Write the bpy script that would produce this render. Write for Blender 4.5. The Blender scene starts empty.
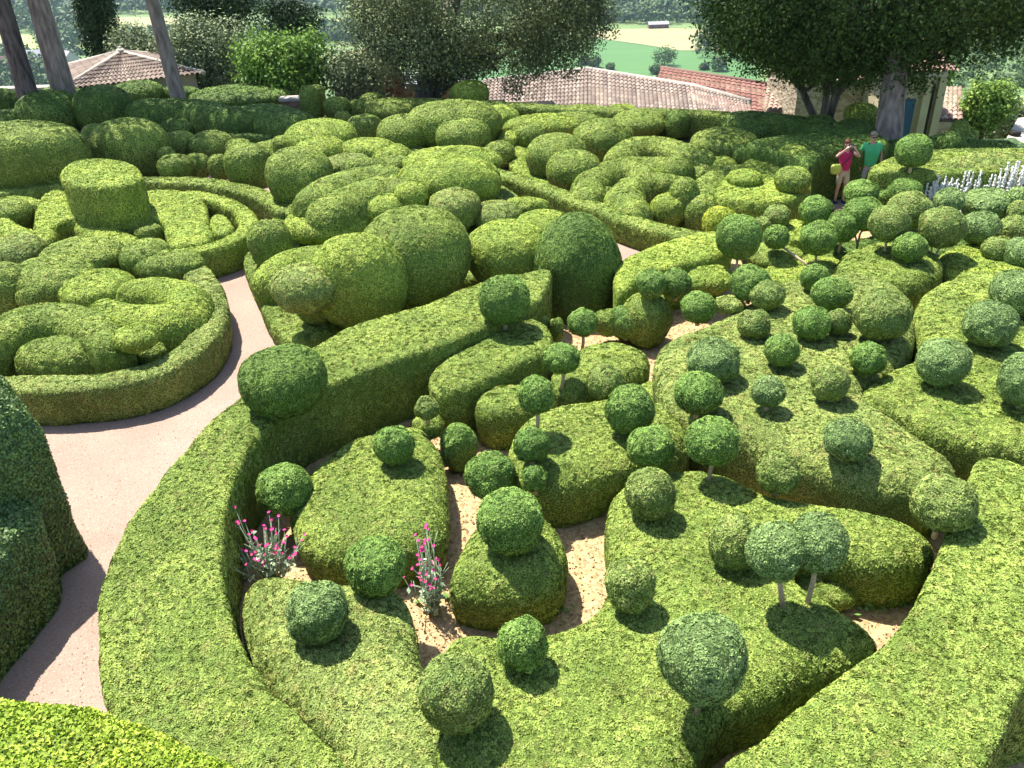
import bpy, bmesh, math, random
import numpy as np
from mathutils import Vector, Matrix
rng = np.random.default_rng(7)
random.seed(7)
S = bpy.context.scene
COL = S.collection
R = math.radians
W_, H_ = 1024, 768
FPX = 855.0; PITCH = R(30.0); CAMZ = 7.2; ROLL = R(2.0)
CRO, SRO = math.cos(ROLL), math.sin(ROLL)
CP, SP = math.cos(PITCH), math.sin(PITCH)

def ray(px, py):
    "direction of the sight line through a point of the photograph, in metres per metre of depth"
    u = (px - 512) / FPX; v = (384 - py) / FPX
    u, v = u * CRO + v * SRO, -u * SRO + v * CRO
    return np.array([u, CP + v * SP, -SP + v * CP])
def P(px, py, z=0.0):
    d = ray(px, py); t = (z - CAMZ) / d[2]
    return np.array([d[0] * t, d[1] * t, z])
def row_of(p):
    "where a point of the place falls in the photo"
    x, y, z = p[0], p[1], p[2] - CAMZ
    dep = y * CP - z * SP; v = (y * SP + z * CP) / dep; u = x / dep
    u, v = u * CRO - v * SRO, u * SRO + v * CRO
    return 512 + u * FPX, 384 - v * FPX
def PD(px, py, y):
    "point at ground distance y"
    d = ray(px, py); t = y / d[1]
    return np.array([d[0] * t, y, CAMZ + d[2] * t])

# ---------------------------------------------------------------- tagging
def tag(o, label=None, cat=None, group=None, kind=None):
    if label: o['label'] = label
    if cat: o['category'] = cat
    if group: o['group'] = group
    if kind: o['kind'] = kind
    return o
def thing(name, loc, label, cat, group=None):
    o = bpy.data.objects.new(name, None); COL.objects.link(o)
    o.location = loc; o.empty_display_size = .2
    bpy.context.view_layer.update()
    return tag(o, label, cat, group)

# ---------------------------------------------------------------- meshes
def link(name, verts, quads=None, tris=None, mat=None, parent=None, attr=None, smooth=None, polys=None, origin=None):
    """one mesh object from numpy arrays; with a parent the vertices are given in world space"""
    me = bpy.data.meshes.new(name)
    verts = np.asarray(verts, dtype=np.float32)
    if parent is not None: verts = verts - np.array(parent.location, dtype=np.float32)
    if origin is not None: verts = verts - np.array(origin, dtype=np.float32)
    if polys is not None:
        me.from_pydata([tuple(v) for v in verts], [], polys)
    else:
        nq = 0 if quads is None else len(quads); nt = 0 if tris is None else len(tris)
        me.vertices.add(len(verts)); me.vertices.foreach_set('co', verts.ravel())
        loops = []
        if nq: loops.append(np.asarray(quads).ravel())
        if nt: loops.append(np.asarray(tris).ravel())
        loops = np.concatenate(loops).astype(np.int32)
        me.loops.add(len(loops)); me.loops.foreach_set('vertex_index', loops)
        me.polygons.add(nq + nt)
        starts = np.concatenate([np.arange(nq) * 4, nq * 4 + np.arange(nt) * 3]).astype(np.int32)
        me.polygons.foreach_set('loop_start', starts)
        if smooth is not None: me.polygons.foreach_set('use_smooth', smooth)
        me.update(calc_edges=True)
    if polys is not None and smooth:
        for p in me.polygons: p.use_smooth = True
    if attr is not None:
        a = me.attributes.new('leaf', 'FLOAT', 'FACE'); a.data.foreach_set('value', attr.astype(np.float32))
    if mat: me.materials.append(mat)
    o = bpy.data.objects.new(name, me); COL.objects.link(o)
    if parent is not None: o.parent = parent
    if origin is not None: o.location = origin
    return o

def tri_of(quads): return np.concatenate([quads[:, [0, 1, 2]], quads[:, [0, 2, 3]]])

def cards(pos, nrm, size, jitter=.75, lift=.5):
    "small pointed leaf faces, one per position"
    n = len(pos)
    nn = nrm + rng.normal(size=(n, 3)) * jitter
    nn /= np.linalg.norm(nn, axis=1)[:, None] + 1e-9
    a = rng.normal(size=(n, 3)); t = np.cross(nn, a); t /= np.linalg.norm(t, axis=1)[:, None] + 1e-9
    b = np.cross(nn, t)
    s = (size * rng.uniform(.65, 1.35, n))[:, None]
    c = pos + nrm * (size * rng.uniform(0, lift, n))[:, None]
    L, Wd = s * .68, s * .42
    v = np.stack([c - t * L, c - b * Wd, c + t * L, c + b * Wd], axis=1).reshape(-1, 3)
    q = np.arange(n * 4).reshape(n, 4)
    return v, q

RT = np.concatenate([rng.normal(size=(4096, 3)), rng.random((4096, 1))], 1)
def leafy(name, verts, tris, mat, parent=None, k=.00122, smin=.0155, cover=1.1, jitter=.36, origin=None, zmin=-1e9, lift=.35, shag=0, smax=9, tuft=.36):
    """a clipped plant: its closed surface and the small leaves that cover it, one mesh"""
    verts = np.asarray(verts, float); tris = np.asarray(tris)
    A, B, C = verts[tris[:, 0]], verts[tris[:, 1]], verts[tris[:, 2]]
    cr = np.cross(B - A, C - A); ar = np.linalg.norm(cr, axis=1) / 2
    nr = cr / (2 * ar[:, None] + 1e-12)
    cen = (A + B + C) / 3
    view = np.array([0, 0, CAMZ]) - cen; dist = np.linalg.norm(view, axis=1)
    facing = (view * nr).sum(1) / dist
    size = np.clip(dist * k, smin, smax)
    w = np.where(facing > -.15, 1.0, .30) * (cen[:, 2] > zmin)
    size = np.where(facing > -.15, size, size * 1.5)
    w = w * (.60 + .40 * np.clip(nr[:, 2] * 1.6, 0, 1))  # sparser leaves on walls show more of the shade-dark shell
    num = ar * w * cover / (size * size * .40)
    cnt = np.floor(num + rng.random(len(num))).astype(int)
    idx = np.repeat(np.arange(len(tris)), cnt)
    n = len(idx)
    r1 = np.sqrt(rng.random(n))[:, None]; r2 = rng.random(n)[:, None]
    pos = A[idx] * (1 - r1) + B[idx] * r1 * (1 - r2) + C[idx] * r1 * r2
    # smooth vertex normals for the leaves
    vn = np.zeros_like(verts)
    for j in range(3): np.add.at(vn, tris[:, j], cr)
    vn /= np.linalg.norm(vn, axis=1)[:, None] + 1e-12
    ln = vn[tris[idx, 0]] * (1 - r1) + vn[tris[idx, 1]] * r1 * (1 - r2) + vn[tris[idx, 2]] * r1 * r2
    # leaves grow in tufts that share a tilt, a depth and a tone, darker where deeper
    wl = np.clip(dist[idx] * .0046, .048, .3)
    q0 = np.round(np.log2(wl / .048) * 2) / 2; wl = (.048 * 2 ** q0)[:, None]
    wp = pos + np.sin(pos[:, [1, 2, 0]] / wl * 1.7 + 1.3) * wl * .35
    cell = np.floor(wp / wl).astype(np.int64)
    hsh = (cell[:, 0] * 73856093) ^ (cell[:, 1] * 19349663) ^ (cell[:, 2] * 83492791)
    tv = RT[np.abs(hsh) % len(RT)]
    up = np.clip(ln[:, 2], 0, 1); far = np.clip(11.5 / dist[idx], .4, 1)
    tj = tuft * (.5 + .5 * up) * far
    ln2 = ln + tv[:, :3] * tj[:, None]; ln2 /= np.linalg.norm(ln2, axis=1)[:, None]
    sink = tv[:, 3] * wl[:, 0] * .22 * far
    lv, lq = cards(pos + ln * sink[:, None], ln2, size[idx], (jitter * (.45 + .55 * up))[:, None], lift)
    val = np.clip(.55 * rng.random(n) + .45 * tv[:, 3], .02, 1)
    V = np.concatenate([verts, lv]); nt, nl = len(tris), len(lq)
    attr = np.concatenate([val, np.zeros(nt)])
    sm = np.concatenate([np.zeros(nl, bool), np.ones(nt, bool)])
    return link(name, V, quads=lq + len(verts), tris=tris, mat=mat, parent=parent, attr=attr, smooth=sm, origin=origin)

_ph = rng.uniform(0, 6.28, (24, 3)); _dr = rng.normal(size=(24, 3)); _dr /= np.linalg.norm(_dr, axis=1)[:, None]
def lumps(X, Y, Z, wl, seed=0):
    "smooth unevenness, -1..1"
    s = 0
    for i in range(5):
        d = _dr[(i + seed) % 24]; p = _ph[(i * 3 + seed) % 24, 0]
        f = 6.283 / wl * (.7 + .15 * i)
        s = s + np.sin((X * d[0] + Y * d[1] + Z * d[2]) * f + p + 1.3 * np.sin((X * d[1] - Y * d[0] + Z * .3) * f * .6 + p * 2))
    return s / 5

# ---------------------------------------------------------------- surface nets
def nets(F, x0, y0, z0, hx, hz):
    neg = F < 0
    nx, ny, nz = F.shape
    c = np.zeros((nx - 1, ny - 1, nz - 1), int)
    for i in (0, 1):
        for j in (0, 1):
            for k in (0, 1):
                c += neg[i:nx - 1 + i, j:ny - 1 + j, k:nz - 1 + k]
    act = (c > 0) & (c < 8)
    I, J, K = np.nonzero(act)
    idm = np.full(act.shape, -1, int); idm[I, J, K] = np.arange(len(I))
    acc = np.zeros((len(I), 3)); cnt = np.zeros(len(I))
    cor = [(i, j, k) for i in (0, 1) for j in (0, 1) for k in (0, 1)]
    for a in cor:
        for ax in range(3):
            if a[ax]: continue
            b = list(a); b[ax] = 1
            fa = F[I + a[0], J + a[1], K + a[2]]; fb = F[I + b[0], J + b[1], K + b[2]]
            m = (fa < 0) != (fb < 0)
            t = np.where(m, fa / np.where(m, fa - fb, 1), 0)
            pt = np.array(a, float)[None].repeat(len(I), 0); pt[:, ax] += t
            acc += pt * m[:, None]; cnt += m
    v = acc / cnt[:, None] + np.stack([I, J, K], 1)
    V = np.stack([x0 + v[:, 0] * hx, y0 + v[:, 1] * hx, z0 + v[:, 2] * hz], 1)
    Q = []
    def q(ax):
        sl0 = [slice(1, -1)] * 3; sl0[ax] = slice(0, -1)
        sl1 = [slice(1, -1)] * 3; sl1[ax] = slice(1, None)
        n0, n1 = neg[tuple(sl0)], neg[tuple(sl1)]
        i, j, k = np.nonzero(n0 != n1)
        flip = n1[i, j, k]
        g = [i + 1, j + 1, k + 1]; g[ax] = g[ax] - 1
        u, w = [(1, 2), (2, 0), (0, 1)][ax]
        def cell(du, dw):
            h = [g[0].copy(), g[1].copy(), g[2].copy()]
            h[u] = h[u] - du; h[w] = h[w] - dw
            return idm[h[0], h[1], h[2]]
        a = np.stack([cell(1, 1), cell(0, 1), cell(0, 0), cell(1, 0)], 1)
        a[flip] = a[flip][:, ::-1]
        Q.append(a)
    for ax in range(3): q(ax)
    Q = np.concatenate(Q); Q = Q[(Q >= 0).all(1)]
    return V, Q

def spline(pts, closed, n=8):
    pts = np.asarray(pts, float); out = []
    m = len(pts)
    rngi = range(m) if closed else range(m - 1)
    for i in rngi:
        if closed: p0, p1, p2, p3 = pts[(i - 1) % m], pts[i], pts[(i + 1) % m], pts[(i + 2) % m]
        else: p0, p1, p2, p3 = pts[max(i - 1, 0)], pts[i], pts[i + 1], pts[min(i + 2, m - 1)]
        for t in np.arange(n) / n:
            out.append(.5 * ((2 * p1) + (-p0 + p2) * t + (2 * p0 - 5 * p1 + 4 * p2 - p3) * t * t + (-p0 + 3 * p1 - 3 * p2 + p3) * t ** 3))
    if not closed: out.append(pts[-1])
    return np.array(out)

def sdist(X, Y, pl, closed):
    "distance to a polyline (xy), signed for a closed one; also the parameter of the nearest point"
    sh = X.shape; X = X.ravel(); Y = Y.ravel()
    best = np.full(X.shape, 1e18); par = np.zeros(X.shape); ins = np.zeros(X.shape, bool)
    n = len(pl); m = n if closed else n - 1
    for i in range(m):
        a, b = pl[i][:2], pl[(i + 1) % n][:2]
        e = b - a; L = e @ e + 1e-12
        t = np.clip(((X - a[0]) * e[0] + (Y - a[1]) * e[1]) / L, 0, 1)
        d = (X - a[0] - t * e[0]) ** 2 + (Y - a[1] - t * e[1]) ** 2
        k = d < best; best[k] = d[k]; par[k] = (i + t[k]) / m
        if closed:
            c = (a[1] > Y) != (b[1] > Y)
            ins ^= c & (X < (b[0] - a[0]) * (Y - a[1]) / (b[1] - a[1] + 1e-15) + a[0])
    d = np.sqrt(best)
    if closed: d = np.where(ins, -d, d)
    return d.reshape(sh), par.reshape(sh)

HM = np.zeros((900, 840)); HX0, HY0, HD = -22.0, 2.0, .05     # heights of the clipped tops, metres
def raster(gx, gy, top):
    i = ((gx - HX0) / HD).round().astype(int); j = ((gy - HY0) / HD).round().astype(int)
    r_ = max(1, int(math.ceil((gx[1] - gx[0]) / HD)))
    for di in range(r_):
        for dj in range(r_):
            ii, jj = i + di, j + dj
            mi, mj = (ii >= 0) & (ii < 900), (jj >= 0) & (jj < 840)
            if mi.any() and mj.any():
                ix = np.ix_(ii[mi], jj[mj]); HM[ix] = np.maximum(HM[ix], top[np.ix_(mi, mj)])
def top_at(x, y, base=0.0):
    "height of the clipped surfaces at a point of the plan"
    i, j = int(round((x - HX0) / HD)), int(round((y - HY0) / HD))
    return max(base, HM[i, j]) if 0 <= i < 900 and 0 <= j < 840 else base

def mass(name, pts, H, label, cat, mat, r=(.25, .2), base=0.0, w=None, sharp=False, group=None, res=None, lump=.02, tilt=(0, 0), world=False, parent=None, taper=.06, k=.00122, seed=0, flat=False, cush=False, smin=.0155, jitter=.36, kind=None, zlow=None):
    """a clipped hedge or cushion: outline (closed) or spine with half widths w, of its TOP, seen in the photo, laid on the plane of its height"""
    zt = base + H
    pw = np.array([p if world else P(p[0], p[1], zt)[:2] for p in pts], float)
    closed = w is None
    pl = pw if sharp else spline(pw, closed)
    rh, rv = r
    rv = min(rv, H * .95)
    ww = None if closed else (np.atleast_1d(np.array(w, float)))
    pad = .25 + (0 if closed else ww.max())
    x0, y0 = pl.min(0) - pad; x1, y1 = pl.max(0) + pad
    cx, cy = (x0 + x1) / 2, (y0 + y1) / 2
    dist = math.sqrt(cy * cy + cx * cx + (CAMZ - zt) ** 2)
    hx = res or min(max(dist * .0055, .04), .2)
    mxw = 330
    hx = max(hx, (x1 - x0) / mxw, (y1 - y0) / mxw)
    tx, ty = tilt
    zlo = (base - .06) if zlow is None else zlow
    zhi = zt + abs(tx) * (x1 - x0) / 2 + abs(ty) * (y1 - y0) / 2 + .15
    gx = np.arange(x0, x1 + hx, hx); gy = np.arange(y0, y1 + hx, hx); gz = np.arange(zlo - hx * 1.0, zhi + hx, hx)
    X, Y = np.meshgrid(gx, gy, indexing='ij')
    D, par = sdist(X, Y, pl, closed)
    if not closed: D = D - np.interp(par, np.linspace(0, 1, len(ww)), ww)
    tt = np.clip(-D / rh, 0, 1); tz = zt + tx * (X - cx) + ty * (Y - cy) - rv * (1 - np.sqrt(np.clip(1 - (1 - tt) ** 2, 0, 1)))
    raster(gx, gy, np.where(D < 0, tz, 0))
    Z = gz[None, None, :]
    X3, Y3, D3 = X[:, :, None], Y[:, :, None], D[:, :, None]
    top = zt + tx * (X3 - cx) + ty * (Y3 - cy)
    if lump:
        n1 = lumps(X3, Y3, Z, 1.1, seed) * lump + lumps(X3, Y3, Z, .45, seed + 3) * lump * .6
    else: n1 = 0
    Zr = Z + 0 * X3
    taper = max(taper, .15) if (not closed and rh > .3) else taper
    inset = taper * np.clip(1 - (Zr - base) / (H * .6), 0, 1) ** 2
    u = (D3 + n1 + inset + rh) / rh
    v = (Zr + n1 * 1.0 - (top - rv)) / rv
    F = np.where((u > 0) & (v > 0), np.sqrt(u * u + v * v), np.maximum(u, v)) - 1
    F = np.maximum(F, (zlo - Zr) / rh)
    V, Q = nets(F, gx[0], gy[0], gz[0], hx, hx)
    org = (float(cx), float(cy), float(base)) if parent is None else None
    o = leafy(name, V, tri_of(Q), mat, parent=parent, origin=org, zmin=zlo + .02, k=k, smin=smin, jitter=jitter)
    if parent is None: tag(o, label, cat, group, kind)
    return o

def superball(c, a, b, cz, q=2.6, n=24, yaw=0, seed=0, lump=.02, qlow=None, taper=0):
    "closed rounded body: verts, tris"
    nu, nv = n * 2, n
    th = np.linspace(0, 2 * math.pi, nu, endpoint=False); ph = np.linspace(-math.pi / 2, math.pi / 2, nv + 1)[1:-1]
    T, Ph = np.meshgrid(th, ph, indexing='ij')
    dx, dy, dz = np.cos(T) * np.cos(Ph), np.sin(T) * np.cos(Ph), np.sin(Ph)
    qq = np.where(dz < 0, qlow or q, q)
    rr = 1 / ((dx ** 2 + dy ** 2 + 1e-12) ** (qq / 2) + np.abs(dz) ** qq) ** (1 / qq)
    x, y, z = dx * rr, dy * rr, dz * rr
    if taper: 
        f = 1 - taper * np.clip(-z, 0, 1); x, y = x * f, y * f
    v = np.stack([x, y, z], -1).reshape(-1, 3)
    v = np.concatenate([v, [[0, 0, -1], [0, 0, 1]]])
    v = v * np.array([a, b, cz])
    ca, sa = math.cos(yaw), math.sin(yaw)
    v = np.stack([v[:, 0] * ca - v[:, 1] * sa, v[:, 0] * sa + v[:, 1] * ca, v[:, 2]], 1) + np.array(c)
    nrm = v - np.array(c); nrm /= np.linalg.norm(nrm, axis=1)[:, None] + 1e-9
    s = min(a, b, cz)
    v = v + nrm * ((lumps(v[:, 0], v[:, 1], v[:, 2], s * 1.3, seed) * lump * 1.2 + lumps(v[:, 0], v[:, 1], v[:, 2], s * .5, seed + 5) * lump * .7))[:, None]
    m = nv - 1
    i = np.arange(nu)[:, None]; j = np.arange(m - 1)[None]
    a0 = i * m + j; b0 = ((i + 1) % nu) * m + j
    q_ = np.stack([a0, b0, b0 + 1, a0 + 1], -1).reshape(-1, 4)
    tr = [tri_of(q_)]
    i = np.arange(nu); B, Tp = nu * m, nu * m + 1
    tr.append(np.stack([np.full(nu, B), ((i + 1) % nu) * m, i * m], 1))
    tr.append(np.stack([np.full(nu, Tp), i * m + m - 1, ((i + 1) % nu) * m + m - 1], 1))
    return v, np.concatenate(tr)

def tube(pts, rad, n=8):
    pts = np.asarray(pts, float); rad = np.broadcast_to(np.asarray(rad, float), (len(pts),))
    V = []; m = len(pts)
    for i in range(m):
        t = pts[min(i + 1, m - 1)] - pts[max(i - 1, 0)]; t = t / (np.linalg.norm(t) + 1e-9)
        a = np.array([1., 0, 0]) if abs(t[0]) < .8 else np.array([0, 1., 0])
        u = np.cross(t, a); u /= np.linalg.norm(u); w = np.cross(t, u)
        for kk in range(n):
            an = 2 * math.pi * kk / n
            V.append(pts[i] + (u * math.cos(an) + w * math.sin(an)) * rad[i])
    V.append(pts[0]); V.append(pts[-1])
    Q = [[i * n + kk, i * n + (kk + 1) % n, (i + 1) * n + (kk + 1) % n, (i + 1) * n + kk] for i in range(m - 1) for kk in range(n)]
    T = [[m * n, (kk + 1) % n, kk] for kk in range(n)] + [[m * n + 1, (m - 1) * n + kk, (m - 1) * n + (kk + 1) % n] for kk in range(n)]
    return np.array(V), Q, T
class MB:
    "collects shapes and links them as one mesh"
    def __init__(s): s.v = []; s.p = []; s.n = 0
    def add(s, V, faces):
        s.v.append(np.asarray(V, float)); s.p += [[int(i) + s.n for i in f] for f in faces]; s.n += len(V); return s
    def tube(s, pts, rad, n=8):
        V, Q, T = tube(pts, rad, n); return s.add(V, Q + T)
    def ball(s, c, a, b, cz, n=10, q=2, yaw=0):
        V, T = superball(c, a, b, cz, q, n, yaw, lump=0); return s.add(V, T.tolist())
    def box(s, c, d, rot=0, tiltx=0):
        c = np.array(c, float); x, y, z = np.array(d) / 2
        V = np.array([[i * x, j * y, k * z] for k in (-1, 1) for j in (-1, 1) for i in (-1, 1)])
        M = np.array((Matrix.Rotation(rot, 3, 'Z') @ Matrix.Rotation(tiltx, 3, 'X')))
        return s.add(V @ M.T + c, [[0, 2, 3, 1], [4, 5, 7, 6], [0, 1, 5, 4], [2, 6, 7, 3], [0, 4, 6, 2], [1, 3, 7, 5]])
    def build(s, name, mat, parent=None, smooth=False, origin=None):
        return link(name, np.concatenate(s.v), polys=s.p, mat=mat, parent=parent, smooth=smooth, origin=origin)

def fit(x0, y0, x1, y1, zb, minc=.6, kdepth=1.0, stem=0.0, roundball=False, surf=False, qf=2.0):
    "metric size and place of a rounded body from the box it fills in the photo and the height of what it stands on"
    cx, cy = (x0 + x1) / 2, (y0 + y1) / 2; hw, hh = (x1 - x0) / 2, (y1 - y0) / 2
    d = ray(cx, cy); n = np.linalg.norm(d); sd = -d[2] / n; cd = math.sqrt(1 - sd * sd)
    c = .5; z = (zb or 0) + .5
    for it in range(25):
        t = (z - CAMZ) / d[2]
        px = t / FPX                      # metres per pixel across
        pyy = t * n * n / FPX             # rough, along the vertical of the picture
        a = hw * px
        ev = hh * px * n * 1.0
        if roundball: b = a; c = a * min(max(hh / hw, .8), 1.1)
        else:
            b = a * kdepth; cm = minc * min(a, .8); e = qf / (qf - 1)
            e2 = ev ** e - (b * sd) ** e
            if e2 < (cm * cd) ** e:
                b = max(ev ** e - (cm * cd) ** e, (.38 * a * sd) ** e) ** (1 / e) / sd
                b = min(b, a * kdepth)
                e2 = max(ev ** e - (b * sd) ** e, (cm * cd * .8) ** e)
            c = e2 ** (1 / e) / cd
        x, y = d[0] * t, d[1] * t
        base = zb if not surf else top_at(x, y, 0.0)
        znew = base + stem + c
        z = z + (znew - z) * .6
    t = (z - CAMZ) / d[2]
    return np.array([d[0] * t, d[1] * t, z]), a, b, c, base

_seed = [0]
def blob(box, zb, label, cat, mat, name='cushion_bush', q=2.5, group=None, kdepth=1.0, minc=.42, lump=.02, qlow=3.2, yaw=0, taper=.17, parent=None):
    c, a, b, cz, base = fit(*box, zb, minc, kdepth, qf=q)
    _seed[0] += 1
    w = (box[2] - box[0])
    n = int(min(max(w / 2.2, 12), 40))
    v, t = superball(c, a, b, cz, q, n, yaw, _seed[0], lump, qlow, taper)
    if parent is not None:
        return leafy(name, v, t, mat, parent=parent)
    o = leafy(name, v, t, mat, origin=(c[0], c[1], c[2] - cz))
    tag(o, label, cat, group)
    return o
def near_top(x, y, r=.28):
    return max(top_at(x + dx, y + dy) for dx, dy in ((0, 0), (r, 0), (-r, 0), (0, r), (0, -r)))
def fitball(x0, y0, x1, y1, zb, stem):
    cx, cy = (x0 + x1) / 2, (y0 + y1) / 2; hw, hh = (x1 - x0) / 2, (y1 - y0) / 2
    d = ray(cx, cy); asp = min(max(hh / hw, .82), 1.1)
    def need(t):
        a = hw * t / FPX * 1.0
        b = zb if zb is not None else near_top(d[0] * t, d[1] * t, a * .6)
        return a, b, b + stem + a * asp
    t0 = (2.6 - CAMZ) / d[2]; t1 = (.1 - CAMZ) / d[2]
    for t in np.linspace(t0, t1, 160):
        a, b, zc = need(t)
        if CAMZ + d[2] * t <= zc: break
    z = CAMZ + d[2] * t
    return np.array([d[0] * t, d[1] * t, z]), a, a, a * asp, z - a * asp - stem
def ballt(box, label, mat, stem=.08, zb=None, lean=(0, 0), group=None, name='topiary_ball', cat='topiary ball', rad=.035, stems=1, clearz=None):
    c, a, b, cz, base = fitball(*box, zb, stem)
    _seed[0] += 1
    r = thing(name, (c[0] + lean[0], c[1] + lean[1], base), label, cat, group)
    n = int(min(max((box[2] - box[0]) / 2.4, 12), 30))
    v, t = superball(c, a, a, cz, 2.15, n, _seed[0] * 1.3, _seed[0], .023, 2.1 + (_seed[0] % 5) * .08)
    leafy('crown', v, t, M['ballc' + mat], parent=r, jitter=.42)
    mb = MB(); rad = rad if stem < .2 else rad * .75
    f = np.array([c[0] + lean[0], c[1] + lean[1], base - .04])
    e = np.array([c[0], c[1], c[2] - cz * .5])
    mid = (f + e) / 2 + np.array([.02, .01, 0]) * (1 if stem > .2 else .3)
    if stems == 1: mb.tube([f, mid, e], [rad * 1.1, rad, rad * .9], 8)
    else:
        mb.tube([f, mid, e + [a * .3, 0, 0]], [rad, rad * .8, rad * .6], 7); mb.tube([f + [.01, 0, .05], mid - [.1, 0, 0], e - [a * .35, 0, 0]], [rad * .9, rad * .7, rad * .5], 7)
    mb.build('stem', M['bark_light'], r, True)
    return r

# ---------------------------------------------------------------- materials
M = {}
def nt(name):
    m = bpy.data.materials.new(name); m.use_nodes = True; m.node_tree.nodes.clear()
    return m, m.node_tree, m.node_tree.nodes
def NN(T, ty, **kw):
    n = T.nodes.new(ty)
    for k_, v in kw.items():
        if k_.startswith('_'): setattr(n, k_[1:], v)
        else: n.inputs[k_.replace('__', ' ')].default_value = v
    return n
def leafmat(name, c1, c2, patch=(.20, .19, .06), pamt=.35, transl=.08, rough=.6, pscale=1.2, spec=.15):
    c2 = [a * .82 + b * .18 for a, b in zip(c2, c1)]
    m, T, N = nt(name); L = T.links.new
    at = N.new('ShaderNodeAttribute'); at.attribute_name = 'leaf'
    geo = N.new('ShaderNodeNewGeometry')
    no = NN(T, 'ShaderNodeTexNoise', Scale=pscale, Detail=3.0); L(geo.outputs['Position'], no.inputs['Vector'])
    no2 = NN(T, 'ShaderNodeTexNoise', Scale=pscale * 7, Detail=2.0); L(geo.outputs['Position'], no2.inputs['Vector'])
    ramp = N.new('ShaderNodeValToRGB'); e = ramp.color_ramp.elements
    e[0].position = 0; e[0].color = (*[x * .78 for x in c2], 1); e[1].position = 1; e[1].color = (*[min(1, x * 1.12) for x in c1], 1)
    k1 = ramp.color_ramp.elements.new(.45); k1.color = (*c2, 1); k2 = ramp.color_ramp.elements.new(.75); k2.color = (*c1, 1)
    # leaf value shifted by patches
    ma = N.new('ShaderNodeMath'); ma.operation = 'MULTIPLY_ADD'; L(no.outputs['Fac'], ma.inputs[0]); ma.inputs[1].default_value = 1.3; ma.inputs[2].default_value = -.65
    mb_ = N.new('ShaderNodeMath'); mb_.operation = 'ADD'; L(at.outputs['Fac'], mb_.inputs[0]); L(ma.outputs[0], mb_.inputs[1]); mb_.use_clamp = True
    L(mb_.outputs[0], ramp.inputs['Fac'])
    mp = N.new('ShaderNodeMapRange'); mp.inputs[1].default_value = .52; mp.inputs[2].default_value = .72; mp.inputs[4].default_value = pamt
    L(no2.outputs['Fac'], mp.inputs[0])
    mx = N.new('ShaderNodeMix'); mx.data_type = 'RGBA'; L(mp.outputs[0], mx.inputs['Factor']); L(ramp.outputs['Color'], mx.inputs['A']); mx.inputs['B'].default_value = (*patch, 1)
    n3 = NN(T, 'ShaderNodeTexNoise', Scale=pscale * 1.5, Detail=5.0, Roughness=.65); mp3 = N.new('ShaderNodeMapping'); mp3.inputs['Location'].default_value = (7.3, 2.1, 4.4); L(geo.outputs['Position'], mp3.inputs['Vector']); L(mp3.outputs[0], n3.inputs['Vector'])
    m3 = N.new('ShaderNodeMapRange'); m3.inputs[1].default_value = .46; m3.inputs[2].default_value = .66; m3.inputs[4].default_value = .42; L(n3.outputs['Fac'], m3.inputs[0])
    x3 = N.new('ShaderNodeMix'); x3.data_type = 'RGBA'; L(m3.outputs[0], x3.inputs['Factor']); L(mx.outputs['Result'], x3.inputs['A']); x3.inputs['B'].default_value = (c2[0] * .9, c2[1] * 1.05, c2[2] * 1.15, 1); mx = x3   # older, bluer growth in patches
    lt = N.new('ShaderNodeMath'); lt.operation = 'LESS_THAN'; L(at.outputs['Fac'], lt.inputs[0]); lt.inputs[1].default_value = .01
    mi = N.new('ShaderNodeMix'); mi.data_type = 'RGBA'; L(lt.outputs[0], mi.inputs['Factor']); L(mx.outputs['Result'], mi.inputs['A']); mi.inputs['B'].default_value = (*[x * .5 for x in c2], 1)   # inner twigs under the leaves, with the shade of the gaps painted in
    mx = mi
    pb = NN(T, 'ShaderNodeBsdfPrincipled', Roughness=rough); pb.inputs['Specular IOR Level'].default_value = spec
    L(mx.outputs['Result'], pb.inputs['Base Color'])
    tr = N.new('ShaderNodeBsdfTranslucent'); L(mx.outputs['Result'], tr.inputs['Color'])
    ms = N.new('ShaderNodeMixShader'); ms.inputs[0].default_value = transl; L(pb.outputs[0], ms.inputs[1]); L(tr.outputs[0], ms.inputs[2])
    o = N.new('ShaderNodeOutputMaterial'); L(ms.outputs[0], o.inputs['Surface'])
    M[name] = m; return m
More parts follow.
